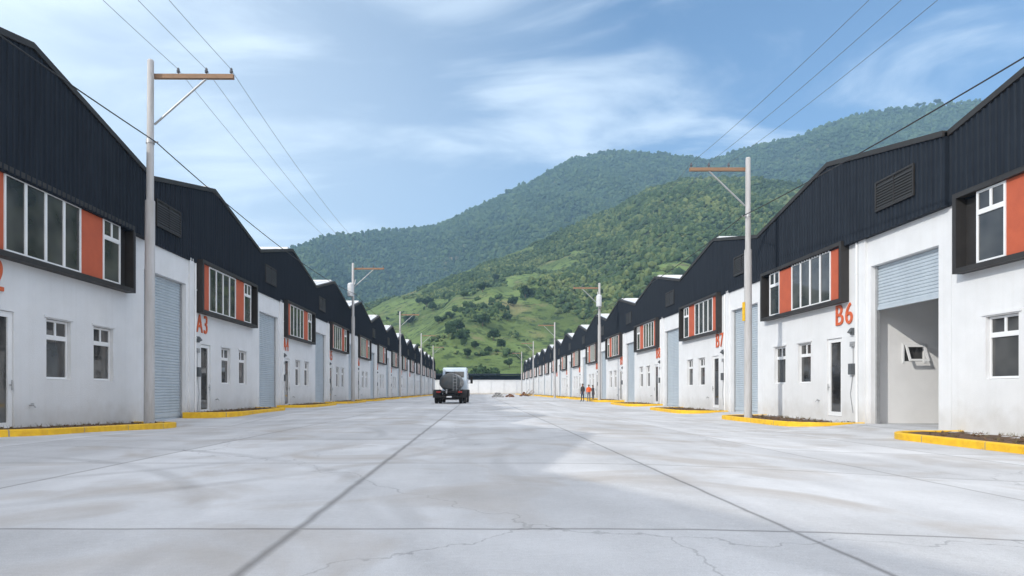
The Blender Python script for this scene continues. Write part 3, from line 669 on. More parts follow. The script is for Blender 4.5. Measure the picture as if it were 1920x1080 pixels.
for sd, xs, H, ys, arm in ((-1, XPL, HL, polesL, 2.62), (1, XPR, HR, polesR, 2.45)):
    for i, y in enumerate(ys):
        o = make_pole(sd, H, arm, transformer=(i == 1), yellow=(sd > 0 and i == 0)); z = gz(xs, y); o.location = (xs, y, z)
        if i == 0: o.rotation_euler = (0, 0.004 if sd < 0 else 0.0, 0)
        nm = 'left' if sd < 0 else 'right'
        if i == 1: lab = 'second pole of the %s kerb, with a grey transformer can near its top' % nm
        elif i == 0: lab = 'nearest concrete pole on the %s kerb, brown timber crossarm towards the street' % nm if sd < 0 else 'nearest concrete pole on the right kerb, with a yellow strip at mid height'
        else: lab = '%s concrete pole from the front on the %s kerb, with crossarm' % (ORD[i], nm)
        tag(o, lab, 'utility pole', 'utility poles along the %s kerb' % nm)
def wire(name, pts, sag, r, m, label, grp):
    bm = NB(); path = []
    for i in range(len(pts)-1):
        a, b = Vector(pts[i]), Vector(pts[i+1]); n = 26 if i < 2 else 8
        for k in range(n):
            t = k/n; p = a.lerp(b, t); p.z -= sag*4*t*(1-t)*((b-a).length/33)**2; path.append(p)
    path.append(Vector(pts[-1])); ring0 = None; seg = 5
    for i, p in enumerate(path):
        ring = [bm.verts.new(p+Vector((math.cos(2*math.pi*k/seg)*r, 0, math.sin(2*math.pi*k/seg)*r))) for k in range(seg)]
        if ring0:
            for k in range(seg): bm.faces.new((ring0[k], ring0[(k+1) % seg], ring[(k+1) % seg], ring[k]))
        ring0 = ring
    tag(mk(name, bm, m, smooth=True), label, 'cable', grp)
for sd, xs, H, ys, arm, spn in ((-1, XPL, HL, polesL, 2.62, -12.5), (1, XPR, HR, polesR, 2.45, -6.5)):
    nm = 'left' if sd < 0 else 'right'
    for f, w_ in zip((0.31, 0.66, 0.97), ('nearest the shaft', 'at mid crossarm', 'at the crossarm tip')):
        wire('power_line', [(xs-sd*arm*f, y+(0.175 if y > 0 else 0), H-0.45+0.28+(gz(xs, y) if y > 0 else 0)) for y in [spn]+ys], 0.75, 0.0075, M_wire, 'thin overhead wire on the %s poles, insulator %s' % (nm, w_), 'overhead wires on the %s poles' % nm)
    zc = 9.25 if sd < 0 else 8.8
    wire('power_line', [(xs-sd*0.22, y, zc+gz(xs, max(y, 0))) for y in [spn]+ys], 0.55, 0.019, M_cable, 'thick black lower cable strung between the %s poles below their crossarms' % nm, 'thick lower cables')

# ------------------------------------------------------------------ tanker truck, seen from behind
M_tank = mat('tank_steel', (0.060, 0.078, 0.090), 0.4, 0.2, var=(0.10, 0.095, 0.09), scale=2.5, bump=0.1)
M_cab = mat('pale_blue_paint', (0.50, 0.62, 0.74), 0.35, var=(0.62, 0.70, 0.78), scale=1.5, coat=0.3)
M_red = mat('tail_lamp_red', (0.35, 0.02, 0.015), 0.3, scale=5)
M_rim = mat('dusty_rim', (0.22, 0.21, 0.20), 0.6, 0.3, scale=8)
tr = empty('tanker_truck', (-2.2, 49.7, 0), math.radians(-3.2))
bm = NB(); box(bm, -0.45, -0.33, 0.1, 6.6, 0.72, 0.92); box(bm, 0.33, 0.45, 0.1, 6.6, 0.72, 0.92)
for k in range(6): box(bm, -0.33, 0.33, 0.3+k*1.2, 0.42+k*1.2, 0.74, 0.90)
for x in (-0.95, 0.95): box(bm, x-0.06, x+0.06, 0.1, 4.4, 0.93, 1.03)
box(bm, -1.0, 1.0, 0.0, 0.16, 0.84, 1.03)
mk('chassis', bm, M_dark, tr)
bm = NB(); prof = [(0.05, 0.02), (0.5, 0.06), (0.75, 0.16), (0.82, 0.32), (0.82, 4.2), (0.7, 4.4), (0.1, 4.46)]
lathe(bm, prof, seg=28, axis='Y')
for v in bm.verts: v.co.z = v.co.z*0.86+1.70
for yy in (0.9, 2.2, 3.5):
    b2 = NB()
    for k in range(28):
        pass
    b2.free()
tank = mk('tank', bm, M_tank, tr, smooth=True)
for yy in (0.9, 2.25, 3.6):
    bm = NB(); lathe(bm, [(0.83, yy-0.04), (0.85, yy-0.03), (0.85, yy+0.03), (0.83, yy+0.04)], seg=28, axis='Y')
    for v in bm.verts: v.co.z = v.co.z*0.86+1.70
    mk('strap', bm, M_steel, tank)
bm = NB(); lathe(bm, [(0.24, 2.36), (0.24, 2.50), (0.20, 2.54), (0.03, 2.56)], cy=2.0, seg=16); mk('hatch', bm, M_tank, tank)
bm = NB()
for x in (-0.14, 0.14): tube(bm, (x+0.45, -0.06, 1.0), (x+0.45, -0.02, 2.3), 0.02, seg=6)
for k in range(5): tube(bm, (0.31, -0.05, 1.15+k*0.25), (0.59, -0.05, 1.15+k*0.25), 0.014, seg=6)
mk('ladder', bm, M_steel, tank)
bm = NB(); tube(bm, (-0.2, 0.05, 1.02), (-0.2, -0.18, 0.95), 0.07, seg=12); tube(bm, (-0.2, -0.16, 0.97), (-0.2, -0.2, 0.8), 0.06, seg=12); tube(bm, (-0.2, -0.1, 1.0), (-0.2, -0.1, 1.12), 0.02, seg=8); tube(bm, (-0.28, -0.1, 1.12), (-0.12, -0.1, 1.12), 0.015, seg=8); mk('outlet_valve', bm, M_steel, tank)
for x in (-1.06, 1.06):                                   # side lockers and mudguards over the rear wheels
    bm = NB(); n = 10; yc = 1.15; R0 = 0.62
    pr = [(yc-math.cos(math.pi*k/n)*R0, 0.46+math.sin(math.pi*k/n)*R0) for k in range(n+1)]
    A = [[bm.verts.new((x+dx_, y, z+dz)) for y, z in pr] for dx_ in (-0.30, 0.30) for dz in (0, 0.03)]
    for k in range(n):
        bm.faces.new((A[0][k], A[0][k+1], A[2][k+1], A[2][k])); bm.faces.new((A[1][k], A[1][k+1], A[3][k+1], A[3][k]))
        bm.faces.new((A[0][k], A[0][k+1], A[1][k+1], A[1][k])); bm.faces.new((A[2][k], A[2][k+1], A[3][k+1], A[3][k]))
    mk('mudguard', bm, M_dark, tr)
def wheel(x, y, wd, twin=False):
    bm = NB(); R = 0.48
    for k in ((0,) if not twin else (-0.155, 0.155)):
        w2 = wd/2; c = x+k
        lathe(bm, [(0.27, c-w2), (0.40, c-w2), (0.46, c-w2*0.85), (R, c-w2*0.6), (R, c+w2*0.6), (0.46, c+w2*0.85), (0.40, c+w2), (0.27, c+w2)], cx=y, cy=0.48, seg=24, axis='X')
    wl = mk('wheel', bm, M_dark, tr, smooth=False)
    bm = NB(); o_ = 0.16 if twin else 0.0
    lathe(bm, [(0.10, x-o_-wd/2-0.02), (0.28, x-o_-wd/2-0.01), (0.28, x+o_+wd/2+0.01), (0.10, x+o_+wd/2+0.02)], cx=y, cy=0.48, seg=20, axis='X'); mk('rim', bm, M_rim, wl)
for x in (-0.98, 0.98): wheel(x, 1.15, 0.26, True)
for x in (-1.02, 1.02): wheel(x, 5.55, 0.27)
# cab
bm = NB(); cw = 1.08
pr = [(4.62, 0.85), (4.62, 2.82), (4.72, 3.0), (5.9, 3.02), (6.25, 2.9), (6.55, 2.0), (6.62, 1.7), (6.62, 0.62), (5.0, 0.62)]
A = [[bm.verts.new((x*(1 if z < 2.0 else 0.94), y, z)) for y, z in pr] for x in (-cw, cw)]
for k in range(len(pr)): bm.faces.new((A[0][k], A[0][(k+1) % len(pr)], A[1][(k+1) % len(pr)], A[1][k]))
bm.faces.new(A[0]); bm.faces.new(A[1])
bmesh.ops.bevel(bm, geom=bm.edges[:], offset=0.05, segments=2, affect='EDGES')
cab = mk('cab', bm, M_cab, tr)
bm = NB(); box(bm, -0.80, 0.80, 4.595, 4.612, 2.15, 2.65); mk('rear_window', bm, M_glass, cab)
for x in (-1, 1):
    bm = NB(); box(bm, x*1.025-0.02, x*1.025+0.02, 5.2, 6.1, 2.05, 2.7); mk('side_window', bm, M_glass, cab)
    bm = NB(); tube(bm, (x*1.05, 6.3, 2.1), (x*1.32, 6.35, 2.2), 0.018, seg=6); tube(bm, (x*1.05, 6.3, 1.7), (x*1.32, 6.35, 1.7), 0.018, seg=6); box(bm, x*1.34-0.10, x*1.34+0.10, 6.32, 6.38, 1.65, 2.3); mk('mirror', bm, M_dark, cab)
for x in (-0.85, 0.85):
    bm = NB(); box(bm, x-0.16, x+0.16, -0.05, 0.0, 0.86, 0.98); mk('tail_light', bm, M_red, tr)
bm = NB(); box(bm, -1.15, 1.15, -0.08, -0.0, 0.50, 0.62); box(bm, -0.5, -0.42, -0.02, 0.1, 0.6, 0.84); box(bm, 0.42, 0.5, -0.02, 0.1, 0.6, 0.84); mk('rear_bumper', bm, M_dark, tr)
bm = NB(); box(bm, -0.62, 0.62, 0.25, 4.3, 0.30, 0.70); bmesh.ops.bevel(bm, geom=bm.edges[:], offset=0.04, segments=1, affect='EDGES'); mk('underframe_box', bm, M_dark, tr)  # dark underframe box, added for the black under the body between the wheels
bm = NB(); box(bm, -0.20, 0.20, -0.10, -0.085, 0.48, 0.60); mk('number_plate', bm, M_white, tr)
bm = NB()
for x in (-1.2, 1.2): box(bm, x-0.16, x+0.16, 2.1, 3.6, 0.55, 1.1)
bmesh.ops.bevel(bm, geom=bm.edges[:], offset=0.03, segments=1, affect='EDGES'); mk('side_lockers', bm, M_dark, tr)
tag(tr, 'small truck with rounded dark grey tank and pale blue cab seen from behind', 'truck')

# ------------------------------------------------------------------ people
M_skin = mat('skin', (0.30, 0.16, 0.10), 0.6); M_hair = mat('dark_hair', (0.02, 0.015, 0.012), 0.7)
def cloth(n_, c): return mat(n_, c, 0.85, scale=8)
def person(loc, rz, h, top, legs, pose, label, vest=None):
    root = empty('person', loc, rz); me = bpy.data.meshes.new('body'); s = h/1.72
    P = {'pel': (0, 0, 0.95), 'wai': (0, 0, 1.08), 'che': (0, 0, 1.30), 'nek': (0, 0.0, 1.46), 'hd0': (0, 0.01, 1.55), 'hd1': (0, 0.015, 1.66), 'nose': (0, 0.075, 1.60)}
    E = [('pel', 'wai'), ('wai', 'che'), ('che', 'nek'), ('nek', 'hd0'), ('hd0', 'hd1')]
    Rr = {'pel': (0.155, 0.115), 'wai': (0.14, 0.10), 'che': (0.165, 0.115), 'nek': (0.06, 0.06), 'hd0': (0.075, 0.085), 'hd1': (0.075, 0.09)}
    P.pop('nose')
    for sg, k in ((-1, 'l'), (1, 'r')):
        st = pose['step']*sg; ar = pose['arm'+k]
        P.update({'sh'+k: (sg*0.19, 0, 1.40), 'el'+k: (sg*0.24, ar[0], 1.12), 'wr'+k: (sg*0.23+ar[3], ar[1], ar[2]), 'pa'+k: (sg*0.225+ar[3], ar[1]+0.02, ar[2]-0.08),
                  'hi'+k: (sg*0.09, 0, 0.90), 'kn'+k: (sg*0.10, st*0.5+0.03, 0.49), 'an'+k: (sg*0.10, st, 0.09), 'to'+k: (sg*0.115, st+0.17, 0.035)})
        E += [('che', 'sh'+k), ('sh'+k, 'el'+k), ('el'+k, 'wr'+k), ('wr'+k, 'pa'+k), ('pel', 'hi'+k), ('hi'+k, 'kn'+k), ('kn'+k, 'an'+k), ('an'+k, 'to'+k)]
        Rr.update({'sh'+k: (0.065, 0.065), 'el'+k: (0.047, 0.047), 'wr'+k: (0.031, 0.031), 'pa'+k: (0.04, 0.02), 'hi'+k: (0.095, 0.095), 'kn'+k: (0.062, 0.062), 'an'+k: (0.043, 0.043), 'to'+k: (0.04, 0.03)})
        for q in range(5):                    # fingers and thumb
            nmq = 'f%d%s' % (q, k); px, py, pz = P['pa'+k]
            P[nmq] = (px+sg*0.0, py+(-0.03+0.018*q), pz-(0.075 if q < 4 else 0.02)+(0.01 if q in (0, 3) else 0)); 
            if q == 4: P[nmq] = (px, py+0.055, pz-0.02)
            E.append(('pa'+k, nmq)); Rr[nmq] = (0.009, 0.009)
    keys = list(P); me.from_pydata([tuple(c*s for c in P[k]) for k in keys], [(keys.index(a), keys.index(b)) for a, b in E], [])
    o = bpy.data.objects.new('body', me); C.objects.link(o)
    md = o.modifiers.new('s', 'SKIN'); md.use_smooth_shade = True
    sv = me.skin_vertices[0].data
    for i, k in enumerate(keys): sv[i].radius = (Rr[k][0]*s, Rr[k][1]*s); sv[i].use_root = (k == 'pel')
    sb = o.modifiers.new('b', 'SUBSURF'); sb.levels = 1; sb.render_levels = 1
    dg = bpy.context.evaluated_depsgraph_get(); m2 = bpy.data.meshes.new_from_object(o.evaluated_get(dg)); bpy.data.objects.remove(o)
    m2.name = 'body'; m2.materials.clear()
    shoe = M_dark
    for x in (top, legs, M_skin, shoe): m2.materials.append(x)
    for p in m2.polygons:
        c = p.center/s; p.use_smooth = True
        hand = abs(c.x) > 0.17 and c.z < 1.0 and c.z > 0.6
        p.material_index = 3 if c.z < 0.10 else 2 if (c.z > 1.47 or hand) else 1 if c.z < 0.96 and abs(c.x) < 0.2 else 0
    b = bpy.data.objects.new('body', m2); C.objects.link(b); b.parent = root
    bm = NB(); bmesh.ops.create_icosphere(bm, subdivisions=2, radius=1, matrix=Matrix.Translation((0, -0.008*s, 1.655*s)) @ Matrix.Diagonal((0.092*s, 0.108*s, 0.085*s, 1)))
    for v in [v for v in bm.verts if v.co.y > 0.04*s and v.co.z < 1.66*s]: v.co.y = 0.03*s
    mk('hair', bm, M_hair, root, smooth=True)
    bm = NB()
    for sx in (-0.03, 0.03): bmesh.ops.create_icosphere(bm, subdivisions=1, radius=0.011*s, matrix=Matrix.Translation((sx*s, 0.098*s, 1.605*s)))
    mk('eyes', bm, M_hair, root)
    bm = NB(); bmesh.ops.create_cone(bm, cap_ends=True, segments=6, radius1=0.018*s, radius2=0.006*s, depth=0.05*s, matrix=Matrix.Translation((0, 0.108*s, 1.585*s))); mk('nose', bm, M_skin, root)
    if vest:
        bm = NB(); seg = 20; rows = [(0.98, 0.175, 0.14), (1.1, 0.168, 0.135), (1.3, 0.205, 0.145), (1.40, 0.20, 0.12), (1.45, 0.10, 0.085)]
        rr = [[bm.verts.new((a*s*math.cos(2*math.pi*k/seg), b_*s*math.sin(2*math.pi*k/seg), z*s)) for k in range(seg)] for z, a, b_ in rows]
        for i in range(len(rr)-1):
            for k in range(seg): bm.faces.new((rr[i][k], rr[i][(k+1) % seg], rr[i+1][(k+1) % seg], rr[i+1][k]))
        mk('vest', bm, vest, root, smooth=True)
    tag(root, label, 'person', 'people standing by the right kerb')
A0 = (-0.02, 0.06, 0.88, 0.0)
c_dark = cloth('dark_jacket', (0.05, 0.045, 0.045)); c_navy = cloth('navy_trousers', (0.03, 0.04, 0.07)); c_grey = cloth('grey_shirt', (0.14, 0.15, 0.17)); c_or = cloth('orange_vest', (0.80, 0.13, 0.03)); c_jean = cloth('grey_trousers', (0.13, 0.14, 0.17))
person((10.25, 61.8, gz(10.25, 61.8)), 2.2, 1.74, c_dark, c_navy, {'step': 0.06, 'arml': A0, 'armr': A0}, 'person in dark jacket and trousers standing left of the orange vest')
person((10.80, 61.5, gz(10.8, 61.5)), 2.9, 1.64, c_or, c_jean, {'step': 0.10, 'arml': (0.0, 0.20, 1.05, 0.05), 'armr': A0}, 'person in a bright orange vest and grey trousers', vest=c_or)
person((11.32, 62.2, gz(11.3, 62.2)), -2.3, 1.60, c_grey, c_jean, {'step': 0.05, 'arml': A0, 'armr': (0.0, 0.22, 1.1, -0.05)}, 'person in grey shirt standing right of the orange vest')

# ------------------------------------------------------------------ small loads near the far end
M_sack = mat('pale_sacks', (0.42, 0.42, 0.42), 0.9, scale=4, bump=0.4); M_brick = mat('brown_blocks', (0.22, 0.11, 0.065), 0.9, scale=4); M_plank = mat('weathered_planks', (0.26, 0.19, 0.14), 0.9, scale=3)
pr_ = random.Random(3)
def heap(name, loc, items, label, cat):
    root = empty(name, loc)
    for nm_, fn, m_ in items:
        bm = NB(); fn(bm); mk(nm_, bm, m_, root)
    tag(root, label, cat)
def sacks(bm):
    for lv, n_ in ((0, 4), (1, 3), (2, 2)):
        for k in range(n_):
            m4 = Matrix.Translation((-0.9+k*0.48+lv*0.22, pr_.uniform(-.1, .1), 0.15+lv*0.26)) @ Matrix.Rotation(pr_.uniform(-.2, .2), 4, 'Z') @ Matrix.Diagonal((0.27, 0.42, 0.15, 1))
            bmesh.ops.create_icosphere(bm, subdivisions=2, radius=1, matrix=m4)
def blocks(n_, x0, x1, sp):
    def f(bm):
        for _ in range(n_):
            x = pr_.uniform(x0, x1); y = pr_.uniform(-.4, .4); z = 0.08+pr_.random()*sp*max(0, 1-abs(x-(x0+x1)/2)/(x1-x0)*2)
            m4 = Matrix.Translation((x, y, z)) @ Matrix.Rotation(pr_.uniform(0, 3), 4, 'Z') @ Matrix.Rotation(pr_.uniform(-.4, .4), 4, 'X') @ Matrix.Diagonal((0.38, 0.19, 0.18, 1))
            bmesh.ops.create_cube(bm, size=1, matrix=m4)
    return f
def planks(bm):
    for k in range(9):
        a = Vector((-0.7+k*0.13, pr_.uniform(-.3, .3), 0.05)); b = a+Vector((0.9, pr_.uniform(-.2, .2), 0.55+pr_.random()*0.75)); tube(bm, a, b, 0.05, seg=4)
heap('sack_pile', (3.4, 100, 0), [('sacks', sacks, M_sack)], 'low pile of pale sacks lying on the road before the end wall', 'sack pile')
heap('block_pile', (5.3, 104, 0), [('blocks', blocks(16, -0.6, 0.6, 0.5), M_brick)], 'small scatter of brown blocks just right of the pale sacks', 'block pile')
heap('plank_heap', (9.4, 118, 0), [('blocks', blocks(26, -1.4, 0.2, 0.8), M_brick), ('planks', planks, M_plank)], 'brown heap of blocks and planks by the right kerb near the far end', 'rubble heap')

# ------------------------------------------------------------------ hills
def vnoise(x, y, seed):
    r = np.random.default_rng(seed); T = r.random((256, 256))
    xi = np.floor(x).astype(int); yi = np.floor(y).astype(int); fx = x-xi; fy = y-yi; fx = fx*fx*(3-2*fx); fy = fy*fy*(3-2*fy)
    g = lambda a, b: T[a % 256, b % 256]
    return (g(xi, yi)*(1-fx)+g(xi+1, yi)*fx)*(1-fy)+(g(xi, yi+1)*(1-fx)+g(xi+1, yi+1)*fx)*fy
def fbm(x, y, seed, o=5):
    v = 0; a = 0.5; t = 0
    for i in range(o): v = v+a*vnoise(x*2**i, y*2**i, seed+i); t += a; a *= 0.5
    return v/t*2-1
def prof(pts):
    X = np.array([p[0] for p in pts], float); Y = np.array([p[1] for p in pts], float)
    return lambda a: (733-np.interp(a*FP+895, X, Y))/FP          # tangent of the skyline's elevation
nearP = prof([(-900, 760), (300, 740), (480, 690), (600, 612), (690, 572), (760, 548), (860, 512), (1000, 458), (1080, 422), (1150, 392), (1220, 356), (1290, 338), (1400, 333), (1500, 346), (1600, 372), (1750, 400), (2000, 420), (3200, 380)])
farP = prof([(-1200, 640), (200, 560), (480, 490), (555, 466), (600, 446), (640, 439), (720, 434), (820, 425), (860, 407), (900, 387), (950, 362), (1000, 338), (1040, 314), (1080, 296), (1130, 288), (1180, 285), (1240, 288), (1330, 300), (1380, 284), (1420, 276), (1500, 258), (1550, 234), (1600, 218), (1640, 211), (1700, 204), (1780, 196), (1860, 190), (2000, 175), (2300, 200), (3300, 330)])
def z_near(a, Y):
    Yr = 700+60*np.sin(a*5); h = nearP(a)*Yr; p = (Y-228)/(Yr-228); pc = np.clip(p, 0, 1)
    x = a*Y
    z = h*np.where(p < 1, pc**1.12, 1-(p-1)*0.9)
    spur = fbm(x/85+0.35*np.sin(Y/90), Y/340, 5, 4); z = z+spur*40*np.sin(np.pi*np.clip(p, 0, 1))*np.clip(h/120, 0, 1)
    z = z+fbm(x/22, Y/22, 9, 3)*2.2*np.clip(p*3, 0, 1)
    return np.where(p < 0, -0.8, np.maximum(z, -0.8))
def z_far(a, Y):
    Yr = 1500+120*np.sin(a*4+1); h = farP(a)*Yr; p = (Y-700)/(Yr-700); pc = np.clip(p, 0, 1); x = a*Y
    z = h*np.where(p < 1, pc**1.05, 1-(p-1)*0.8)
    spur = fbm(x/210+0.5*np.sin(Y/230), Y/800, 21, 4); z = z+spur*130*np.sin(np.pi*np.clip(p, 0, 1))*np.clip(h/300, 0, 1)
    z = z+fbm(x/45, Y/45, 31, 3)*5*np.clip(p*3, 0, 1)
    return np.where(p < 0, -0.8, np.maximum(z, -0.8))
def np_mesh(name, V, F, m, smooth=True):
    me = bpy.data.meshes.new(name); me.vertices.add(len(V)); me.vertices.foreach_set('co', V.astype(np.float32).ravel())
    k = F.shape[1]; me.loops.add(F.size); me.loops.foreach_set('vertex_index', F.astype(np.int32).ravel())
    me.polygons.add(len(F)); me.polygons.foreach_set('loop_start', np.arange(0, F.size, k, dtype=np.int32))
    me.polygons.foreach_set('use_smooth', np.full(len(F), smooth)); me.update(calc_edges=True); me.materials.append(m)
    o = bpy.data.objects.new(name, me); C.objects.link(o); return o
def hill(name, zf, a0, a1, y0, y1, na, ny, m):
    A, Y = np.meshgrid(np.linspace(a0, a1, na), np.linspace(y0, y1, ny)); Z = zf(A, Y)
    V = np.stack([A*Y, Y, Z], -1).reshape(-1, 3); idx = np.arange(na*ny).reshape(ny, na)
    F = np.stack([idx[:-1, :-1], idx[:-1, 1:], idx[1:, 1:], idx[1:, :-1]], -1).reshape(-1, 4)
    return tag(np_mesh(name, V, F, m), kind='structure')
M_h1 = hill_mat('hill_grass', (0.150, 0.215, 0.070), (0.26, 0.22, 0.12), (0.035, 0.06, 0.025), 1.0)
M_h2 = hill_mat('mountain_scrub', (0.07, 0.12, 0.045), (0.13, 0.13, 0.06), (0.03, 0.055, 0.025), 0.5)
hill('hillside', z_near, -0.75, 1.35, 222, 860, 420, 150, M_h1)
hill('mountain', z_far, -0.95, 1.4, 690, 1850, 460, 150, M_h2)

# trees: one leaf-clump crown built from displaced blobs, scattered as masses
def crown_variants(n, sub=1, nb=3):
    res = []
    for k in range(n):
        bm = NB()
        r = random.Random(100+k)
        for b in range(nb):
            m4 = Matrix.Translation((r.uniform(-.45, .45), r.uniform(-.45, .45), r.uniform(0.35, 0.8))) @ Matrix.Diagonal((r.uniform(.45, .75), r.uniform(.45, .75), r.uniform(.4, .65), 1))
            bmesh.ops.create_icosphere(bm, subdivisions=sub, radius=1, matrix=m4)
        for v in bm.verts: v.co += Vector((r.uniform(-.13, .13), r.uniform(-.13, .13), r.uniform(-.13, .13)))
        bm.verts.ensure_lookup_table()
        V = np.array([v.co[:] for v in bm.verts]); F = np.array([[v.index for v in f.verts] for f in bm.faces]); bm.free(); res.append((V, F))
    return res
CV3 = crown_variants(8, nb=2); CV1 = crown_variants(8, nb=1)
def scatter(name, P, S, m, label, cat, CV):
    Vs = []; Fs = []; off = 0; vi = rng.integers(0, len(CV), len(P)); th = rng.random(len(P))*6.283; hs = 0.8+rng.random(len(P))*0.6
    for k, (V, F) in enumerate(CV):
        I = np.where(vi == k)[0]; c, s_ = np.cos(th[I])[:, None], np.sin(th[I])[:, None]
        X = V[:, 0][None]*c-V[:, 1][None]*s_; Y = V[:, 0][None]*s_+V[:, 1][None]*c; Z = np.repeat(V[:, 2][None], len(I), 0)*hs[I][:, None]
        W = np.stack([X, Y, Z], -1)*S[I][:, None, None]+P[I][:, None, :]; Vs.append(W.reshape(-1, 3))
        Fs.append((F[None]+(np.arange(len(I))*len(V))[:, None, None]+off).reshape(-1, 3)); off += len(I)*len(V)
    o = np_mesh(name, np.concatenate(Vs), np.concatenate(Fs), m, smooth=False); tag(o, label, cat, kind='stuff'); return o
def smooth01(x): x = np.clip(x, 0, 1); return x*x*(3-2*x)
M_f1 = foliage_mat('forest_leaves', (0.020, 0.042, 0.020), (0.050, 0.088, 0.030), (0.17, 0.20, 0.07))
M_f2 = foliage_mat('mountain_leaves', (0.022, 0.045, 0.022), (0.04, 0.078, 0.03), (0.09, 0.13, 0.045))
n = 120000; a = rng.uniform(-0.30, 1.0, n); Y = 230+(np.sqrt(rng.random(n))*0.9+0.1*rng.random(n))*560
p = (Y-228)/(700+60*np.sin(a*5)-228); u = a*FP+895; x = a*Y
mask = fbm(x/38, Y/60, 77, 6)*2.4+fbm(x/11, Y/16, 97, 3)*0.7 + 0.85*smooth01((u-880)/400)+0.5*smooth01((p-0.45)/0.4)*smooth01((u-760)/200)-0.10
mask = mask+0.55*smooth01((u-1060)/160)*smooth01((p-0.12)/0.25)
keep = (mask > rng.random(n)*0.45) & (p < 1.1); a, Y = a[keep], Y[keep]
P_ = np.stack([a*Y, Y, z_near(a, Y)-0.5], -1); S_ = 1.1+rng.random(len(P_))**2.5*(1.6+1.8*smooth01((P_[:, 0]/P_[:, 1]*FP-60)/250))
scatter('hill_forest', P_, S_, M_f1, 'mixed green woodland clumps covering the nearer hillside', 'woodland', CV3)
n = 140000; a = rng.uniform(-0.45, 1.05, n); Y = 820+rng.random(n)*800
z = z_far(a, Y); p = (Y-700)/(1500+120*np.sin(a*4+1)-700); vis = (z/Y > nearP(a)*0.9) & (p < 1.06); a, Y, z = a[vis], Y[vis], z[vis]
P_ = np.stack([a*Y, Y, z-1], -1); S_ = 2.8+rng.random(len(P_))**2.5*5.0
scatter('mountain_forest', P_, S_, M_f2, 'dense hazy forest covering the far mountain', 'forest', CV1)

# single trees standing clear on the grassy slope, on the skyline and behind the end wall
M_bark = mat('bark', (0.12, 0.09, 0.06), 0.9)
def make_tree(seed, H):
    r = random.Random(seed); root = empty('tree', (0, 0, 0))
    bm = NB(); tube(bm, (0, 0, -0.8), (0.1, 0, H*0.5), H*0.035, H*0.02, seg=7)
    for k in range(5):
        t = r.uniform(0, 6.28); tube(bm, (0.05, 0, H*0.35), (math.cos(t)*H*0.25, math.sin(t)*H*0.25, H*0.68), H*0.015, H*0.006, seg=5)
    mk('trunk', bm, M_bark, root)
    bm = NB(); lobes = [(Vector((r.uniform(-.3, .3)*H, r.uniform(-.3, .3)*H, H*r.uniform(.45, .85))), H*r.uniform(.14, .24)) for _ in range(11)]
    for c, R in lobes:
        for _ in range(95):
            d = Vector((r.gauss(0, 1), r.gauss(0, 1), r.gauss(0, .8))).normalized()*R*(0.65+0.4*r.random()); q = c+d
            u_ = Vector((r.gauss(0, 1), r.gauss(0, 1), r.gauss(0, 1))).normalized(); v_ = u_.orthogonal().normalized(); sz = H*0.035*r.uniform(.6, 1.4)
            vs = [bm.verts.new(q+u_*sz), bm.verts.new(q+v_*sz), bm.verts.new(q-u_*sz), bm.verts.new(q-v_*sz)]; bm.faces.new(vs)
        bmesh.ops.create_icosphere(bm, subdivisions=1, radius=R*0.72, matrix=Matrix.Translation(c))
    mk('crown', bm, M_tree, root, recalc=False)
    return root
M_tree = foliage_mat('tree_leaves', (0.020, 0.042, 0.018), (0.035, 0.07, 0.025), (0.065, 0.105, 0.035))
protos = [make_tree(s_, 10) for s_ in (1, 2, 3)]; index_kids()
def put_tree(i, a_, Y_, z_, sc, label, grp):
    t = copy_tree(protos[i % 3]); t.location = (a_*Y_, Y_, z_); t.scale = (sc, sc, sc*random.uniform(.85, 1.1)); t.rotation_euler = (0, 0, random.uniform(0, 6)); tag(t, label, 'tree', grp)
def hill_at(u_, v_):
    a_ = (u_-895)/FP; Ys = np.linspace(232, 760, 700); el = z_near(np.full_like(Ys, a_), Ys)-1.0
    tgt = (733-v_)/FP; k = np.argmax(el/Ys >= tgt); return a_, Ys[k], float(el[k])+1.0
spots = [(800, 576, 1.5), (812, 584, 1.2), (786, 572, 1.0), (845, 598, 0.8), (765, 612, 1.1), (772, 606, 0.9), (822, 607, 0.7), (748, 590, 0.5), (870, 560, 0.9), (905, 548, 1.0), (930, 528, 0.9), (880, 580, 0.6), (858, 625, 1.0), (846, 636, 1.1), (868, 646, 0.9), (905, 612, 1.0), (925, 640, 0.8), (890, 655, 0.7), (952, 602, 0.9), (940, 655, 0.6), (985, 560, 1.0), (962, 575, 0.9), (835, 560, 0.5), (726, 600, 0.4), (915, 664, 0.5), (876, 672, 0.7), (955, 690, 0.8)]
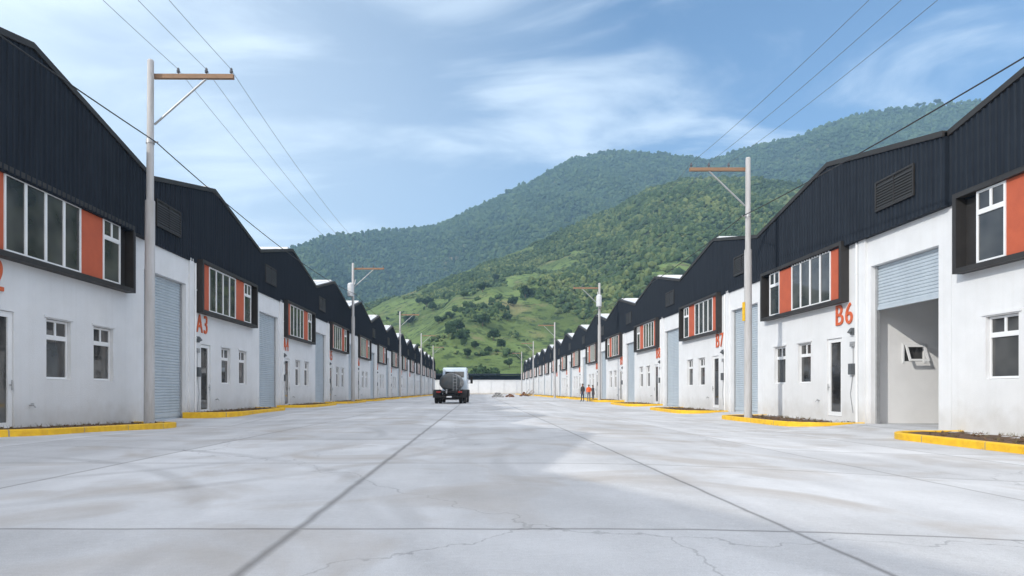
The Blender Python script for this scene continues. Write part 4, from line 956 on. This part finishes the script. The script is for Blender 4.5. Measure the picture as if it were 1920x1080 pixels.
for i, (u_, v_, sc) in enumerate(spots):
    a_, Y_, z_ = hill_at(u_, v_)
    h1 = 'upper' if v_ < 585 else 'middle' if v_ < 630 else 'lower'
    sz_ = 'large' if sc > 1.05 else 'medium' if sc > 0.75 else 'small'
    put_tree(i, a_, Y_, z_-0.5, sc*random.uniform(0.6, 0.95), 'single %s dark tree on the %s grassy slope, %s from left of the single hill trees' % (sz_, h1, 'number in order'), 'single trees on the grassy hillside')
# labels by order from the left
hs_ = sorted([o for o in bpy.data.objects if o.get('group') == 'single trees on the grassy hillside'], key=lambda o: o.location.x/o.location.y)
WORDS = ORD + ['seventeenth', 'eighteenth', 'nineteenth', 'twentieth', 'twenty-first', 'twenty-second', 'twenty-third', 'twenty-fourth', 'twenty-fifth', 'twenty-sixth', 'twenty-seventh']
for k, o in enumerate(hs_):
    sc = o.scale[0]; sz_ = 'large' if sc > 1.05 else 'medium' if sc > 0.75 else 'small'
    o['label'] = '%s dark tree on the grassy hillside, %s from the left of the single trees' % (sz_, WORDS[k])
for i, (u_, h_, w_) in enumerate(((1722, 1.5, 'left'), (1733, 1.1, 'middle'), (1757, 1.6, 'right'))):
    a_ = (u_-895)/FP; Yr = 1500+120*math.sin(a_*4+1); put_tree(i, a_, Yr, float(z_far(np.array([a_]), np.array([Yr]))[0])+1, h_, '%s tree of the three standing on the far ridge against the sky' % w_, 'trees on the far ridge')
for i, (u_, h_) in enumerate(((824, 1.0), (840, 0.9), (862, 0.75), (885, 0.9), (905, 1.1), (918, 0.95), (958, 0.8), (974, 0.75))):
    Y_ = 232+3*(i % 3); put_tree(i, (u_-895)/FP, Y_, -0.6, h_, '%s dark tree from the left of the row behind the end wall' % ORD[i], 'trees behind the end wall')
for p_ in protos: kill(p_)

# ------------------------------------------------------------------ haze
bm = NB(); box(bm, -2300, 2300, -700, 2700, -1.8, 780)
mh = bpy.data.materials.new('haze_air'); mh.use_nodes = True; hn = mh.node_tree.nodes; hl = mh.node_tree.links; hn.clear()
ho = hn.new('ShaderNodeOutputMaterial'); pv = hn.new('ShaderNodeVolumePrincipled'); pv.inputs['Color'].default_value = (0.38, 0.64, 0.95, 1); pv.inputs['Density'].default_value = 0.00031; pv.inputs['Anisotropy'].default_value = 0.0
hl.new(pv.outputs[0], ho.inputs['Volume']); hz = mk('haze', bm, mh); tag(hz, 'thin blue haze over the valley', 'haze', kind='stuff')
